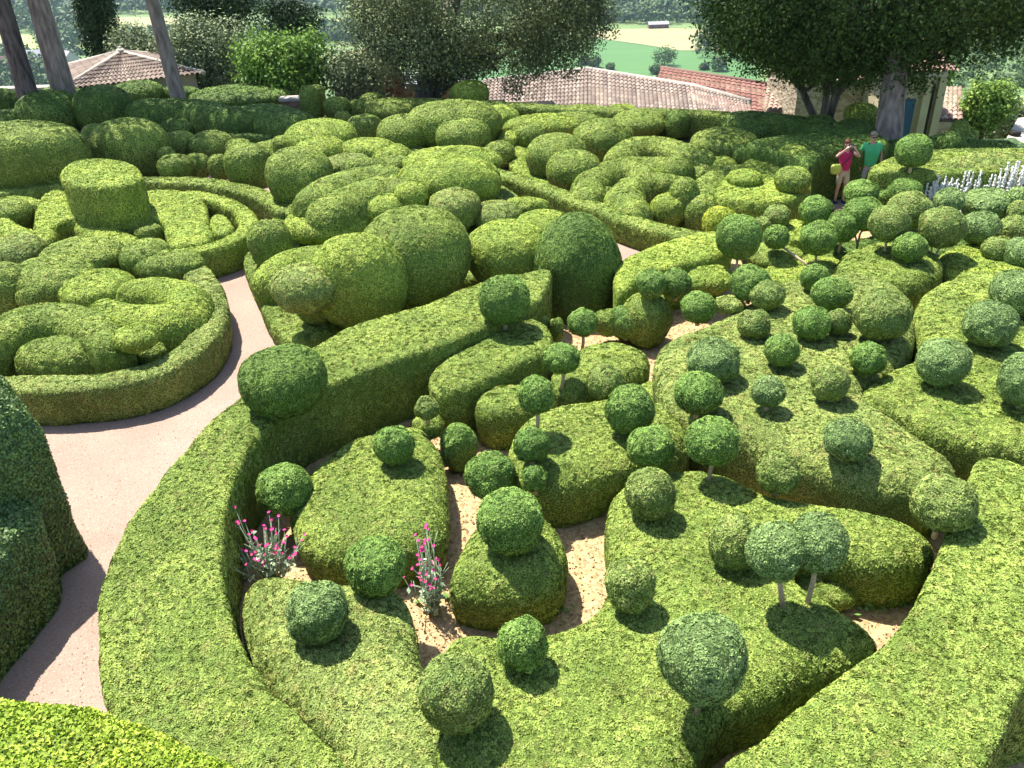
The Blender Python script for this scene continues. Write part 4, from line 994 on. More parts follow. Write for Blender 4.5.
# big dark evergreen oak
c0 = PD(418, 90, 33.6)
E = [(PD(480, -5, 34.5), (4.9, 3.2, 2.5), 800), (PD(395, 12, 34), (1.9, 2, 1.7), 150), (PD(430, 48, 33.5), (2.1, 1.6, 1.25), 240), (PD(562, 20, 34), (1.7, 1.8, 1.9), 250), (PD(528, 40, 33.4), (.85, .9, 1.4), 70), (PD(460, 60, 33.6), (1.3, 1.2, .9), 110), (PD(515, 75, 33.2), (.35, .4, .8), 16), (PD(378, 30, 34), (.9, 1.2, 1.1), 50)]
tree('evergreen_oak', (c0[0], c0[1], -1.5), 'huge dark evergreen oak with drooping foliage over the rear hedge', 'tree',
     [(c0[0], c0[1], -2, .5), (c0[0], c0[1], -.5, .42), (c0[0] + .5, c0[1], 1.5, .36), (c0[0] + 1.4, c0[1] + .4, 3.5, .3), (c0[0] + 2, c0[1] + .6, 5, .15)],
     [[(c0[0] + .2, c0[1], .2, .28), (*PD(470, 55, 33.6), .18), (*PD(492, 40, 33.6), .13), (*PD(515, 35, 33.6), .08)],
      [(*PD(470, 58, 33.6), .12), (*PD(488, 60, 33.3), .09), (*PD(498, 72, 33.2), .05)]] + limbs_to(E[:4], (c0[0] + .5, c0[1], 1.5), .13, 3), E, 'oak_leaf', 'bark_dark', 60, .46, .072)
# big broadleaf tree behind the visitors
b0 = P(888, 160, 0.0)
b0 = PD(884, 162, 24.3); 
tb = np.array([b0[0], b0[1], 0]); tt = PD(905, 5, 25.2)
E = [(PD(815, 0, 26.5), (3.6, 2.6, 1.75), 330), (PD(900, -25, 26), (3.8, 3.2, 2.3), 380), (PD(985, -18, 25), (2.3, 2.0, 1.15), 190), (PD(775, 24, 27), (1.9, 1.6, 1.2), 120), (PD(845, 38, 26), (1.9, 1.6, .95), 150), (PD(925, 28, 24.8), (1.1, 1, .75), 70), (PD(1012, 24, 24.6), (1.0, .9, .55), 46), (PD(742, 10, 28), (1.2, 1.2, 1.1), 60), (PD(905, 55, 25), (1.3, .9, .8), 60), (PD(972, 46, 24.4), (.6, .5, .35), 14), ((5.4, 26.8, 8.3), (2.3, 2.2, 1.5), 110), ((8.0, 26.8, 8.6), (2.4, 2.1, 1.5), 110), ((4.2, 25.0, 8.6), (2.2, 1.8, 1.3), 120), ((7.4, 25.0, 8.8), (2.5, 1.6, 1.4), 130), ((6.0, 30, 8.3), (3.4, 2.5, 1.7), 150), ((10, 29.5, 9), (3.6, 3, 1.9), 170)]  # last lobes, out of view, are added to shade the dark hedge
tree('broadleaf_tree', tb, 'giant tree with a thick dark trunk beside the visitors, crown filling the top', 'tree',
     [(tb[0] - .02, tb[1], -.1, .52), (tb[0] + .02, tb[1], .4, .40), (*((tb * .6 + tt * .4)), .35), (*tt, .33), (tt[0] + .2, tt[1], tt[2] + 1.8, .3)],
     limbs_to(E[:7], tt, .13, 2), E, 'lime_leaf', 'bark', 66, .46, .075)
GS3 = 'three small trees under the giant crown'
for (b, mid, c, d, lab, rr) in [((814, 117), (803, 92), (792, 58), 30.5, 'first of three small trees, its trunk bending away from the others', .13),
                            ((823, 119), (827, 92), (826, 60), 30.0, 'middle one of three small trees with the straightest trunk', .12),
                            ((827, 124), (836, 95), (852, 62), 29.0, 'forked small tree nearest the giant trunk', .15)]:
    p0 = PD(b[0], b[1], d); m1 = PD(mid[0], mid[1], d); e1 = PD(c[0], c[1], d)
    E = [(e1, (1.25, 1.2, .75), 60), (e1 + np.array([.5, .3, .6]), (1.2, 1.1, .7), 50), (e1 + np.array([-.7, .3, .2]), (.9, .9, .6), 34)]
    tree('small_tree', (p0[0], p0[1], 0), lab, 'tree', [(p0[0], p0[1], -.1, rr * 1.3), (*p0, rr), (*m1, rr * .9), (*e1, rr * .5)], limbs_to(E, m1, rr * .6, 2), E, 'lime_leaf', 'bark_dark', 50, .42, .075, GS3)
# trees below the rim on the valley side
def bushtree(name, x0, y0, x1, y1, d, label, leaf, cat='tree', nper=44, lsize=.09, spread=.42, n=220, parts=5, bark='bark_dark', group=None, flatz=1, shell=.4, depth=.8):
    c = PD((x0 + x1) / 2, (y0 + y1) / 2, d); sl = np.linalg.norm(c - [0, 0, CAMZ]); n_ = sl / FPX
    a = (x1 - x0) / 2 * n_ * .95; cz = (y1 - y0) / 2 * n_ * .95
    E = [(c, (a * .8, a * depth * .8, cz * .85), int(n * .45))]
    for k in range(parts):
        an = 6.28 * k / parts + rng.uniform(-.3, .3)
        E.append((c + np.array([math.cos(an) * a * .5, math.sin(an) * a * .25 * depth, (math.sin(an * 1.7 + 1) * .45) * cz]), (a * .48, a * .45 * depth, cz * .48), int(n * .55 / parts)))
    zb = terrain_z(c[0], c[1]); zt = c[2] - cz * .4
    return tree(name, (c[0], c[1], zb), label, cat, [(c[0], c[1], zb - .2, .05 * a + .08), (c[0] + .1, c[1], (zb + zt) / 2, .045 * a + .06), (c[0], c[1], zt + cz * .4, .04 * a + .03)], limbs_to(E[1:], (c[0], c[1], zt), .06 * a, 1), E, leaf, bark, nper, spread, lsize, group, shell, flatz)
bushtree('olive_tree', 162, 18, 250, 103, 39, 'tall silvery olive-like tree beyond the slim trunk', 'olive_leaf', n=420, lsize=.085)
bushtree('olive_tree', 112, 28, 172, 86, 41, 'lower silvery tree between pavilion and tall silvery one', 'olive_leaf', n=210, lsize=.09)
bushtree('laurel_tree', 232, 34, 334, 112, 36.5, 'bright green glossy tree rounded like a dome by the twin columns', 'bright_leaf', n=380, lsize=.11)
bushtree('holm_oak_bush', 322, 46, 388, 106, 36.5, 'grey-green shrubby tree between the bright dome tree and big oak', 'olive_leaf', n=260, lsize=.085)
bushtree('pine_tree', 258, -14, 322, 64, 50, 'open dark pine with layered branches against the valley', 'cypress_leaf', n=170, lsize=.12, spread=.6, flatz=.4)
bushtree('dark_tree', 165, -30, 262, 42, 56, 'dark broad tree above the silvery tree', 'cypress_leaf', n=300, lsize=.13, spread=.7)
bushtree('light_leaved_tree', 962, 84, 1012, 132, 36, 'small fresh green tree beside the tiled annex', 'light_leaf', n=210, lsize=.11, spread=.34)
bushtree('grey_shrub_tree', 985, 100, 1030, 142, 40, 'grey-green shrub tree behind the small fresh green one', 'olive_leaf', n=150, lsize=.1)
bushtree('young_tree', 922, 60, 948, 92, 44, 'young light tree poking above the annex roof', 'bright_leaf', n=70, lsize=.12)
c = PD(97, 20, 46)
tree('cypress_tree', (c[0], c[1], terrain_z(c[0], c[1])), 'narrow dark cypress column behind the tiled pavilion', 'tree', [(c[0], c[1], terrain_z(0, c[1]), .3), (c[0], c[1], 2, .2), (c[0], c[1], 5.5, .05)], [],
     [((c[0], c[1], 1.5), (.85, .85, 3.2), 260), ((c[0] + .1, c[1], 3.6), (.7, .7, 2.6), 160), ((c[0] - .05, c[1], -.5), (.8, .8, 1.6), 90)], 'cypress_leaf', 'bark_dark', 46, .34, .1)
# ================================================================= far wood and lone valley trees
def wood(regs, z=-120, rad=(4, 7), ncard=46, card=1.35):
    Ps, Ns, Sz = [], [], []
    for (x0, y0, x1, y1, n) in regs:
        for _ in range(n):
            px, py = rng.uniform(x0, x1), rng.uniform(y0, y1)
            b = P(px, py, z); r = rng.uniform(*rad) * np.linalg.norm(b) / 900; h = r * rng.uniform(1.0, 1.5)
            d = rng.normal(size=(ncard, 3)); d /= np.linalg.norm(d, axis=1)[:, None]
            d[:, 2] = np.abs(d[:, 2]) * 1.0 - .25
            rr = rng.uniform(.75, 1.08, (ncard, 1))
            Ps.append(b + np.array([0, 0, h * .55]) + d * rr * np.array([r, r, h * .8])); Ns.append(d); Sz.append(np.full(ncard, r * .34))
    Ps, Ns = np.concatenate(Ps), np.concatenate(Ns)
    v, q = cards(Ps, Ns, np.concatenate(Sz), .35, .2)
    return v, q
v, q = wood([(-60, -26, 380, -2, 520), (-60, -2, 380, 14, 620), (-40, 14, 90, 20, 40), (0, 27, 90, 33, 50), (540, -30, 780, -4, 330), (570, -4, 735, 24, 560), (255, 29, 372, 46, 110), (110, 38, 240, 48, 60), (-20, 55, 24, 80, 34), (30, 62, 60, 92, 34), (60, 22, 80, 62, 40), (700, 26, 760, 60, 50), (380, -10, 600, 20, 200), (-20, 80, 20, 95, 20)], rad=(5.5, 9.5))
o = link('woodland', v, quads=q, mat=M['wood_leaf'], attr=rng.random(len(q)), smooth=np.zeros(len(q), bool)); o['kind'] = 'stuff'
v, q = wood([(880, 30, 1060, 92, 520), (880, -10, 1060, 30, 420)], z=-70, rad=(3.5, 6), card=1.1)
o = link('woodland', v, quads=q, mat=M['wood_leaf'], attr=rng.random(len(q)), smooth=np.zeros(len(q), bool)); o['kind'] = 'stuff'
for (px, py, r, lab) in [(664, 66, 7.2, 'lone round tree standing in the green field'), (584, 65, 3.2, 'dark field bush, smaller of a touching pair'), (594, 68, 4.2, 'dark field bush, larger of a touching pair'), (610, 70, 2.4, 'tiny bush alone in the green field'),
                         (656, 74, 3.6, 'bush right above the red roof end'), (718, 71, 5.0, 'dark bush in the field close to the giant crown'), (704, 70, 2.6, 'tiny bush beside the dark one close to the giant crown'), (43, 46, 5, 'round bush on the pale field between two trunks')]:
    b = P(px, py, -119.8); r *= np.linalg.norm(b) / 560
    E = [(b + np.array([0, 0, r * .8]), (r, r, r * .7), 60), (b + np.array([r * .3, 0, r * 1.1]), (r * .6, r * .6, r * .5), 20)]
    tree('field_tree', b, lab, 'tree', [(*b, .4), (b[0], b[1], b[2] + r, .2)], [], E, 'wood_leaf', 'bark_dark', 16, r * .3, 1.0, 'trees scattered in the valley fields')
# ================================================================= buildings
def roof_plane(name, tl, tr, br, bl, mat, parent, pitch=.2, amp=.085, row=.4, samples=6):
    "canal tiles: real ridges and furrows running down the slope"
    tl, tr, br, bl = [np.array(p, float) for p in (tl, tr, br, bl)]
    w = max(np.linalg.norm(tr - tl), np.linalg.norm(br - bl)); h = (np.linalg.norm(bl - tl) + np.linalg.norm(br - tr)) / 2
    nu = int(w / pitch) * samples; nv = max(2, int(h / row))
    n = np.cross(bl - tl, tr - tl) if np.linalg.norm(tr - tl) > .01 else np.cross(bl - tl, br - tl)
    n = n / np.linalg.norm(n); n = n if n[2] > 0 else -n
    U = np.linspace(0, 1, nu + 1); Vv = []
    for j in range(nv):
        for e in (0, 1):
            t = (j + e) / nv
            L_, R_ = tl + (bl - tl) * t, tr + (br - tr) * t
            prof = amp * np.abs(np.sin(U * nu / samples * math.pi)) ** .7 + (0.035 if e else 0)
            Vv.append(L_ + (R_ - L_) * U[:, None] + n * prof[:, None])
    Vv = np.concatenate(Vv); m = nu + 1; qs = []; val = []
    tv = .55 * rng.random((nv, nu // samples + 2)) + .45 * rng.random((1, nu // samples + 2))
    for k in range(nv):
        a = 2 * k * m; i = np.arange(nu)
        qs.append(np.stack([a + i, a + i + 1, a + m + i + 1, a + m + i], 1)); val.append(tv[k, i // samples])
    qs = np.concatenate(qs); val = np.concatenate(val)
    o = link(name, Vv, quads=qs, mat=M[mat], parent=parent, smooth=np.ones(len(qs), bool))
    at = o.data.attributes.new('tile', 'FLOAT', 'FACE'); at.data.foreach_set('value', val.astype(np.float32))
    return o
def prism(mb, foot, z0, z1):
    foot = [np.array(f[:2]) for f in foot]; n = len(foot)
    a = sum(foot[i][0] * foot[(i + 1) % n][1] - foot[(i + 1) % n][0] * foot[i][1] for i in range(n))
    if a < 0: foot = foot[::-1]
    V = [(*f, z0) for f in foot] + [(*f, z1) for f in foot]
    mb.add(V, [list(range(n))[::-1], list(range(n, 2 * n))] + [[i, (i + 1) % n, n + (i + 1) % n, n + i] for i in range(n)])
# tiled pavilion
ap = PD(121, 53, 38.5); c = ap[:2]; ze = PD(70, 85, 36)[2]; hwid = 2.75
pav = thing('tiled_pavilion', (c[0], c[1], -4), 'square garden pavilion with a pyramid roof of weathered canal tiles', 'pavilion')
rot = R(28); cr_ = [c + np.array([math.cos(rot + R(45 + 90 * k)), math.sin(rot + R(45 + 90 * k))]) * hwid * 1.414 for k in range(4)]
for k in range(4):
    a_, b_ = cr_[k], cr_[(k + 1) % 4]
    roof_plane('roof', ap, ap, (*b_, ze), (*a_, ze), 'tile_grey', pav)
mb = MB(); prism(mb, [c + (q_ - c) * .88 for q_ in cr_], -4.5, ze + .02); mb.build('wall', M['plaster'], pav)
mb = MB()
for k in range(4): mb.tube([(*cr_[k], ze + .05), tuple(ap + [0, 0, .05])], .09, 8)
mb.build('ridge_tiles', M['pale_stone'], pav, True)
mb = MB(); mb.ball(ap + [0, 0, .08], .2, .2, .12, 8); mb.ball(ap + [0, 0, .2], .08, .08, .07, 8); mb.build('finial', M['pale_stone'], pav, True)
# long farm roof
A_, B_, C_, D_ = PD(483, 82, 40), PD(588, 69.5, 42.5), PD(694, 86.5, 40), PD(750, 102, 37)
Ae, Be, Ce, De = PD(478, 120, 36), PD(588, 118, 37), PD(700, 122, 35.5), PD(752, 112, 36)
b = thing('long_farm_building', (Be[0], 40, -6), 'long farm building under a pale canal-tile roof behind the rear hedge', 'building')
roof_plane('roof', A_, B_, Be, Ae, 'tile_grey', b); roof_plane('roof', B_, C_, Ce, Be, 'tile_grey', b); roof_plane('roof', C_, D_, De, Ce, 'tile_grey', b)
off = np.array([0, 3.5, -1.6])
roof_plane('roof', B_ + off, A_ + off, A_, B_, 'tile_grey', b); roof_plane('roof', C_ + off, B_ + off, B_, C_, 'tile_grey', b)
mb = MB(); prism(mb, [Ae + [0.3, .3, 0], Be + [0, .3, 0], Ce + [0, .3, 0], De + [-.4, .2, 0], D_ + [-.4, -.3, 0], (C_ + off), (B_ + off), (A_ + off)], -9, min(Ae[2], Be[2], Ce[2], De[2]) - .12); mb.build('wall', M['stone'], b)
mb = MB(); mb.tube([A_, B_, C_, D_], .13, 8); mb.build('ridge_tiles', M['pale_stone'], b, True)
# red roof
q4 = [PD(661, 68, 50), PD(778, 86, 45), PD(782, 122, 41), PD(650, 98, 46)]
b = thing('red_roofed_building', (q4[0][0] + 3, 48, -7), 'building with a dark red tiled roof behind the long farm roof', 'building')
roof_plane('roof', *q4, 'tile_red', b, pitch=.3, amp=.05)
q5 = [q4[0] + [0, 4, -1.8], q4[1] + [0, 4, -1.8]]
roof_plane('roof', q4[1], q4[0], q5[0], q5[1], 'tile_red', b, pitch=.3, amp=.05)
mb = MB(); prism(mb, [q4[3] + [.3, .3, 0], q4[2] + [-.3, .3, 0], q5[1] + [-.3, 0, 0], q5[0] + [.3, 0, 0]], -10, min(q4[2][2], q4[3][2]) - .1); mb.build('wall', M['stone'], b)
mb = MB(); mb.tube([q4[0], q4[1]], .13, 8); mb.build('ridge_tiles', M['tile_pink'], b, True)
# low pink roof with stone wall
q4 = [PD(767, 86, 41), PD(860, 90, 41), PD(856, 113, 37.5), PD(763, 109, 38.5)]
b = thing('low_roofed_shed', (q4[0][0] + 1.5, 39, -6), 'low shed with pink canal tiles behind the three small trees', 'shed')
roof_plane('roof', *q4, 'tile_pink', b, pitch=.22)
mb = MB(); prism(mb, [q4[3] + [.2, .25, 0], q4[2] + [-.2, .25, 0], q4[1] + [-.2, 0, 0], q4[0] + [.2, 0, 0]], -8, q4[2][2] - .1); mb.build('wall', M['stone'], b)
# stone house with plaster corner tower
x0, x1 = PD(800, 110, 36)[0], PD(895, 110, 36)[0]
b = thing('stone_house', ((x0 + x1) / 2, 38, -6), 'stone-walled house with a plastered end, blue door and grey pilaster', 'house')
zt = PD(860, 80, 36)[2]
mb = MB(); prism(mb, [(x0, 36.6), (x1, 36.2), (x1, 41), (x0, 41)], -7, zt); mb.build('stone_wall', M['stone'], b)
tx0, tx1 = PD(882, 100, 34.5)[0], PD(929, 120, 34.5)[0]; tz = PD(920, 76, 34.5)[2]
mb = MB(); prism(mb, [(tx0, 34.6), (tx1, 34.4), (tx1 + .5, 40.5), (tx0, 40.5)], -7, tz); mb.build('plaster_wall', M['plaster'], b)
mb = MB(); prism(mb, [(tx0 - .15, 34.4), (tx1 + .2, 34.15), (tx1 + .7, 40.7), (tx0 - .15, 40.7)], tz, tz + .22); mb.build('cornice', M['pale_stone'], b)
mb = MB()
for dx in (-.42, .12): prism(mb, [(tx1 + dx - .14, 34.2), (tx1 + dx + .14, 34.18), (tx1 + dx + .14, 34.6), (tx1 + dx - .14, 34.6)], -7, tz - .01)
mb.build('pilaster', M['plaster'], b)
mb = MB(); prism(mb, [(tx1 - .22, 34.36), (tx1 - .08, 34.36), (tx1 - .08, 34.5), (tx1 - .22, 34.5)], -7, tz - .3); mb.build('shade_strip', M['dark_open'], b)  # dark strip paints the shaded side face beside the pilaster
dx = PD(907, 115, 34.5)[0]
mb = MB(); prism(mb, [(dx - .17, 34.42), (dx + .2, 34.41), (dx + .2, 34.6), (dx - .17, 34.6)], -4, PD(907, 99, 34.5)[2]); mb.build('door', M['blue_door'], b)
tc_ = np.array([(tx0 + tx1) / 2 + .2, 37.5, tz + 2.3]); zr = tz + .22
cs = [(tx0 - .3, 34.1, zr), (tx1 + .4, 33.9, zr), (tx1 + .9, 41, zr), (tx0 - .3, 41, zr)]
for k in range(4): roof_plane('roof', tc_, tc_, cs[(k + 1) % 4], cs[k], 'tile_pink', b, pitch=.21)
roof_plane('roof', (x0 - .3, 38.8, zt + 1.1), (x1, 38.8, zt + 1.1), (x1, 36, zt - .05), (x0 - .3, 36.3, zt - .05), 'tile_pink', b, pitch=.21)
# annex
q4 = [PD(936, 88, 38), PD(962, 88, 38), PD(963, 121, 35), PD(932, 120, 35)]
b = thing('tiled_annex', (q4[0][0] + .7, 37, -5), 'small annex with rust-stained pale tiles beside the plastered house end', 'annex')
roof_plane('roof', *q4, 'tile_pink', b, pitch=.21)
mb = MB(); prism(mb, [q4[3] + [.08, .15, 0], q4[2] + [-.1, .15, 0], q4[1] + [-.1, 0, 0], q4[0] + [.08, 0, 0]], -7, q4[2][2] - .06); mb.build('wall', M['stone'], b)
# ruined barn behind the oak
g0, g1 = PD(372, 90, 38), PD(404, 90, 38)
b = thing('stone_barn', (g0[0] + 2, 40, -6), 'old barn of dark brown stone half hidden by the evergreen oak', 'barn')
pk = PD(384, 47, 38); zt = PD(390, 84, 38)[2]
V = [(g0[0] - 1.6, 38, -7), (g1[0], 38, -7), (g1[0], 38, zt), (pk[0], 38, pk[2]), (g0[0] - 1.6, 38, PD(340, 62, 38)[2])]
V2 = [(x, y + .6, z) for x, y, z in V]
MB().add(V + V2, [[4, 3, 2, 1, 0][::-1], [5, 6, 7, 8, 9][::-1]] + [[i, 5 + i, 5 + (i + 1) % 5, (i + 1) % 5] for i in range(5)]).build('gable_wall', M['stone_brown'], b)
mb = MB(); mb.tube([(V[4][0], 38.2, V[4][2] + .03), (pk[0], 38.2, pk[2] + .05), (g1[0] + .05, 38.2, zt + .03)], .12, 6); mb.build('coping', M['tile_pink'], b, True)
r0, r1 = PD(402, 72, 41), PD(470, 74, 41); r2, r3 = PD(472, 86, 38.2), PD(404, 85, 38.2)
roof_plane('roof', r0, r1, r2, r3, 'slate_roof', b, amp=.02)
mb = MB(); prism(mb, [r3 + [0, .3, 0], r2 + [0, .3, 0], r1, r0], -7, r2[2] - .08); mb.build('wall', M['stone'], b)
# low walls of the rim
for (pa, pb, pt_, pg, lab) in [(284, 316, 99, 116, 'short stretch of low stone wall with pale coping beside the twin columns'), (-30, 64, 88, 106, 'low stone wall with pale coping behind the dark leaning trunk')]:
    yy = P(pb, pg, 0)[1]; a_, b_ = PD(pa, pg, yy)[0], PD(pb, pg, yy)[0]; hh = PD(pb, pt_, yy)[2]
    t = thing('low_stone_wall', ((a_ + b_) / 2, yy, 0), lab, 'wall')
    MB().box(((a_ + b_) / 2, yy, hh / 2), (b_ - a_, .45, hh)).build('masonry', M['stone_brown'], t)
    MB().box(((a_ + b_) / 2, yy, hh + .055), (b_ - a_ + .1, .55, .1)).build('coping', M['pale_stone'], t)
# pale sloping outbuilding at the edge
s = [PD(1018, 118, 37), PD(1060, 112, 38), PD(1045, 146, 33), PD(1001, 148, 33)]
b = thing('pale_outbuilding', (s[3][0] + .6, 35, -4), 'pale sloping roof with two dark openings at the photo edge', 'outbuilding')
MB().add([*s, *[p - np.array([0, 0, .35]) for p in s]], [[3, 2, 1, 0], [4, 5, 6, 7], [0, 1, 5, 4], [1, 2, 6, 5], [2, 3, 7, 6], [3, 0, 4, 7]]).build('roof', M['pale_stone'], b)
mb = MB(); prism(mb, [s[3] + [.1, .2, 0], s[2] + [-.1, .2, 0], s[1], s[0] + [.1, 0, 0]], -6, s[2][2] - .37); mb.build('wall', M['stone'], b)
for (px, py, dd) in ((1015, 134, 34.6), (1011, 142, 33.6)):
    p = PD(px, py, dd); f = (dd - 33) / 4.3
    pl = s[3] + (s[0] - s[3]) * f
    MB().ball((p[0], dd, p[2] + .02), .22, .2, .13, 10, 3).build('opening', M['dark_open'], b, True)
# valley houses
def house(px, py, w, d, h, rh, rot, label, z=-120, wall='house_wall', roof='slate_roof'):
    p = P(px, py, z); kk = 1.45; w, d, h, rh = w * kk, d * kk, h * kk, rh * kk
    b = thing('farmhouse', p, label, 'house', 'farm buildings down in the valley')
    M_ = Matrix.Rotation(rot, 3, 'Z')
    def tr(v): q = M_ @ Vector(v); return (p[0] + q.x, p[1] + q.y, p[2] + q.z)
    a, c_ = w / 2, d / 2
    V = [tr(v) for v in [(-a, -c_, 0), (a, -c_, 0), (a, c_, 0), (-a, c_, 0), (-a, -c_, h), (a, -c_, h), (a, c_, h), (-a, c_, h), (-a, 0, h + rh), (a, 0, h + rh)]]
    MB().add(V, [[0, 1, 5, 4], [2, 3, 7, 6], [1, 2, 6, 9, 5], [3, 0, 4, 8, 7]]).build('wall', M[wall], b)
    e = .5
    V = [tr(v) for v in [(-a - e, -c_ - e, h - .1), (a + e, -c_ - e, h - .1), (a + e, 0, h + rh + .15), (-a - e, 0, h + rh + .15), (-a - e, c_ + e, h - .1), (a + e, c_ + e, h - .1)]]
    V += [(x, y, z_ + .25) for x, y, z_ in V]
    MB().add(V, [[6, 7, 8, 9], [9, 8, 11, 10], [0, 3, 2, 1], [3, 4, 5, 2], [0, 1, 7, 6], [4, 10, 11, 5], [1, 2, 8, 7], [2, 5, 11, 8], [0, 6, 9, 3], [3, 9, 10, 4]]).build('roof', M[roof], b)
    for k in (-.3, .05, .35):
        q = [tr(v) for v in [(w * k - .6, -c_ - .06, 1.2), (w * k + .6, -c_ - .06, 1.2), (w * k + .6, -c_ - .06, 2.8), (w * k - .6, -c_ - .06, 2.8)]]
        q2 = [tr(v) for v in [(w * k - .6, -c_ + .05, 1.2), (w * k + .6, -c_ + .05, 1.2), (w * k + .6, -c_ + .05, 2.8), (w * k - .6, -c_ + .05, 2.8)]]
        MB().add(q + q2, [[0, 1, 2, 3], [7, 6, 5, 4], [0, 4, 5, 1], [1, 5, 6, 2], [2, 6, 7, 3], [3, 7, 4, 0]]).build('window', M['dark_open'], b)
house(37, 66, 15, 10, 5, 4.5, .15, 'pale farmhouse with a light grey roof seen between two leaning trunks')
house(70, 66, 10, 9, 5, 4.0, -.7, 'pale gabled farmhouse past the thick grey trunk')
house(8, 68, 9, 8, 4, 3, .2, 'small cottage with a reddish roof at the photo edge', roof='tile_red')
house(74, 20, 16, 9, 4, 3, .1, 'distant long house with a reddish roof before the far wood', roof='tile_pink')
house(658, 28.5, 14, 6, 3, 1.5, .0, 'tiny pink-walled hut at the far end of the pale field', wall='tile_pink')
# ================================================================= flowers and small plants
plainmat('silver_leaf', (.34, .42, .27), (.26, .33, .2), 20, .8, 0)
plainmat('white_wool', (.60, .60, .56), (.50, .50, .46), 20, .9, 0)
plainmat('magenta', (.62, .03, .22), (.52, .02, .17), 20, .6, 0)
plainmat('weed', (.12, .24, .05), (.08, .16, .03), 10, .7, 0)
def campion(px, py, z, hx_, h, n, label, tilt=0):
    b = P(px, py, z); t = thing('rose_campion', b, label, 'flowering plant', 'magenta rose campions in the great enclosure')
    st = MB(); Pn, Fp = [], []
    for k in range(n):
        x, y = rng.normal(0, hx_ * .35), rng.normal(0, .14)
        hh = h * rng.uniform(.45, 1)
        p0 = b + [x * .3, y * .3, 0]; p2 = b + [x + tilt * hh, y, hh]; p1 = (p0 + p2) / 2 + rng.normal(0, .03, 3)
        st.tube([p0, p1, p2], [.008, .006, .004], 5)
        Fp.append(p2)
        for s_ in (.55, .75):
            e = p0 + (p2 - p0) * s_ + rng.normal(0, .07, 3) + [0, 0, .08]
            st.tube([p0 + (p2 - p0) * (s_ - .12), e], [.005, .003], 5)
            if rng.random() < .35: Fp.append(e)
        for s_ in rng.uniform(.02, .6, 9): Pn.append(p0 + (p2 - p0) * s_ + rng.normal(0, .035, 3))
    st.build('stem', M['silver_leaf'], t, True)
    Pn = np.array(Pn); nn = rng.normal(size=Pn.shape) * .5 + [0, 0, .7]; nn /= np.linalg.norm(nn, axis=1)[:, None]
    v, q = cards(Pn, nn, np.full(len(Pn), .055), .6); link('foliage', v, quads=q, mat=M['silver_leaf'], parent=t, smooth=np.zeros(len(q), bool))
    fm = MB()
    for p in Fp:
        a = rng.normal(0, .35, 2); nrm = Vector((a[0], a[1] - .3, 1)).normalized(); qt = nrm.to_track_quat('Z', 'Y').to_matrix()
        V = [p + [0, 0, .0]]
        for k in range(10):
            r_ = .024 if k % 2 else .014
            V.append(p + np.array(qt @ Vector((math.cos(k * .628) * r_, math.sin(k * .628) * r_, .006))))
        V.append(p - np.array(nrm) * .012)
        fm.add(V, [[0, 1 + k, 1 + (k + 1) % 10] for k in range(10)] + [[11, 1 + (k + 1) % 10, 1 + k] for k in range(10)])
    fm.build('blossom', M['magenta'], t)
campion(272, 578, .1, .56, .88, 34, 'wide clump of magenta flowers on silver stems by the hedge wall')
campion(434, 612, .0, .26, 1.25, 26, 'narrow tall clump of magenta flowers by the chip path', -.05)
campion(247, 578, .0, .12, .5, 4, 'single low stem of magenta flowers hugging the hedge wall')
def lambsear(x0, y0, x1, y1, n, label, zb=.2):
    c = P((x0 + x1) / 2, 217, .4); s = np.linalg.norm(c - [0, 0, CAMZ]) / FPX; w_ = (x1 - x0) * s / 2; h = (217 - y0) * s / .95
    t = thing('lambs_ear_plant', c, label, 'plant', 'white woolly plants before the terrace hedge')
    mb = MB(); sp = MB()
    for k in range(n):
        x, y = rng.uniform(-w_, w_), rng.normal(0, .1); hh = h * rng.uniform(.6, 1)
        p0 = c + [x * .9, y, 0]; p1 = c + [x, y, hh]; sp.tube([p0 + [0, 0, .05], p1], .014, 5)
        mb.tube([p0, p1], [.02, .012], 5)
        for j in range(15):
            f = .28 + .70 * j / 14; q_ = p0 + (p1 - p0) * f + rng.normal(0, .012, 3); rr_ = .04 * (1.25 - f * .75) * rng.uniform(.7, 1.25)
            sp.ball(q_, rr_, rr_, .03, 5)
        for j in range(3):
            q_ = p0 + (p1 - p0) * rng.uniform(.1, .4) + [rng.normal(0, .04), rng.normal(0, .04), 0]
            sp.ball(q_, .08, .04, .03, 5, yaw=rng.uniform(0, 3))
    sp.ball(c + [0, 0, .12], w_ * 1.15, .26, .2, 8)
    mb.build('stem', M['white_wool'], t, True); sp.build('flowers', M['white_wool'], t, True)
lambsear(921, 180, 948, 200, 17, 'dense white woolly clump nearest the visitors')
lambsear(949, 178, 967, 192, 8, 'sparse white woolly clump behind the pale round ball')
lambsear(968, 175, 986, 193, 6, 'thin white woolly clump with one tall spike')
lambsear(990, 171, 1016, 195, 18, 'tallest and thickest white woolly clump, nearest the photo edge')
# weeds in the chips
Pn = []
for (px, py, n, s) in [(870, 605, 60, 14), (893, 603, 90, 10), (905, 590, 60, 8), (548, 612, 60, 8), (470, 640, 0, 1), (437, 600, 30, 8)]:
    for _ in range(n):
        p = P(px + rng.normal(0, s), py + rng.normal(0, s * .4), .02); Pn.append(p + [0, 0, rng.uniform(0, .12)])
Pn = np.array(Pn); nn = rng.normal(size=Pn.shape) * .4 + [0, 0, 1]; nn /= np.linalg.norm(nn, axis=1)[:, None]
v, q = cards(Pn, nn, np.full(len(Pn), .06), .5)
o = link('weeds', v, quads=q, mat=M['weed'], smooth=np.zeros(len(q), bool)); o['kind'] = 'stuff'
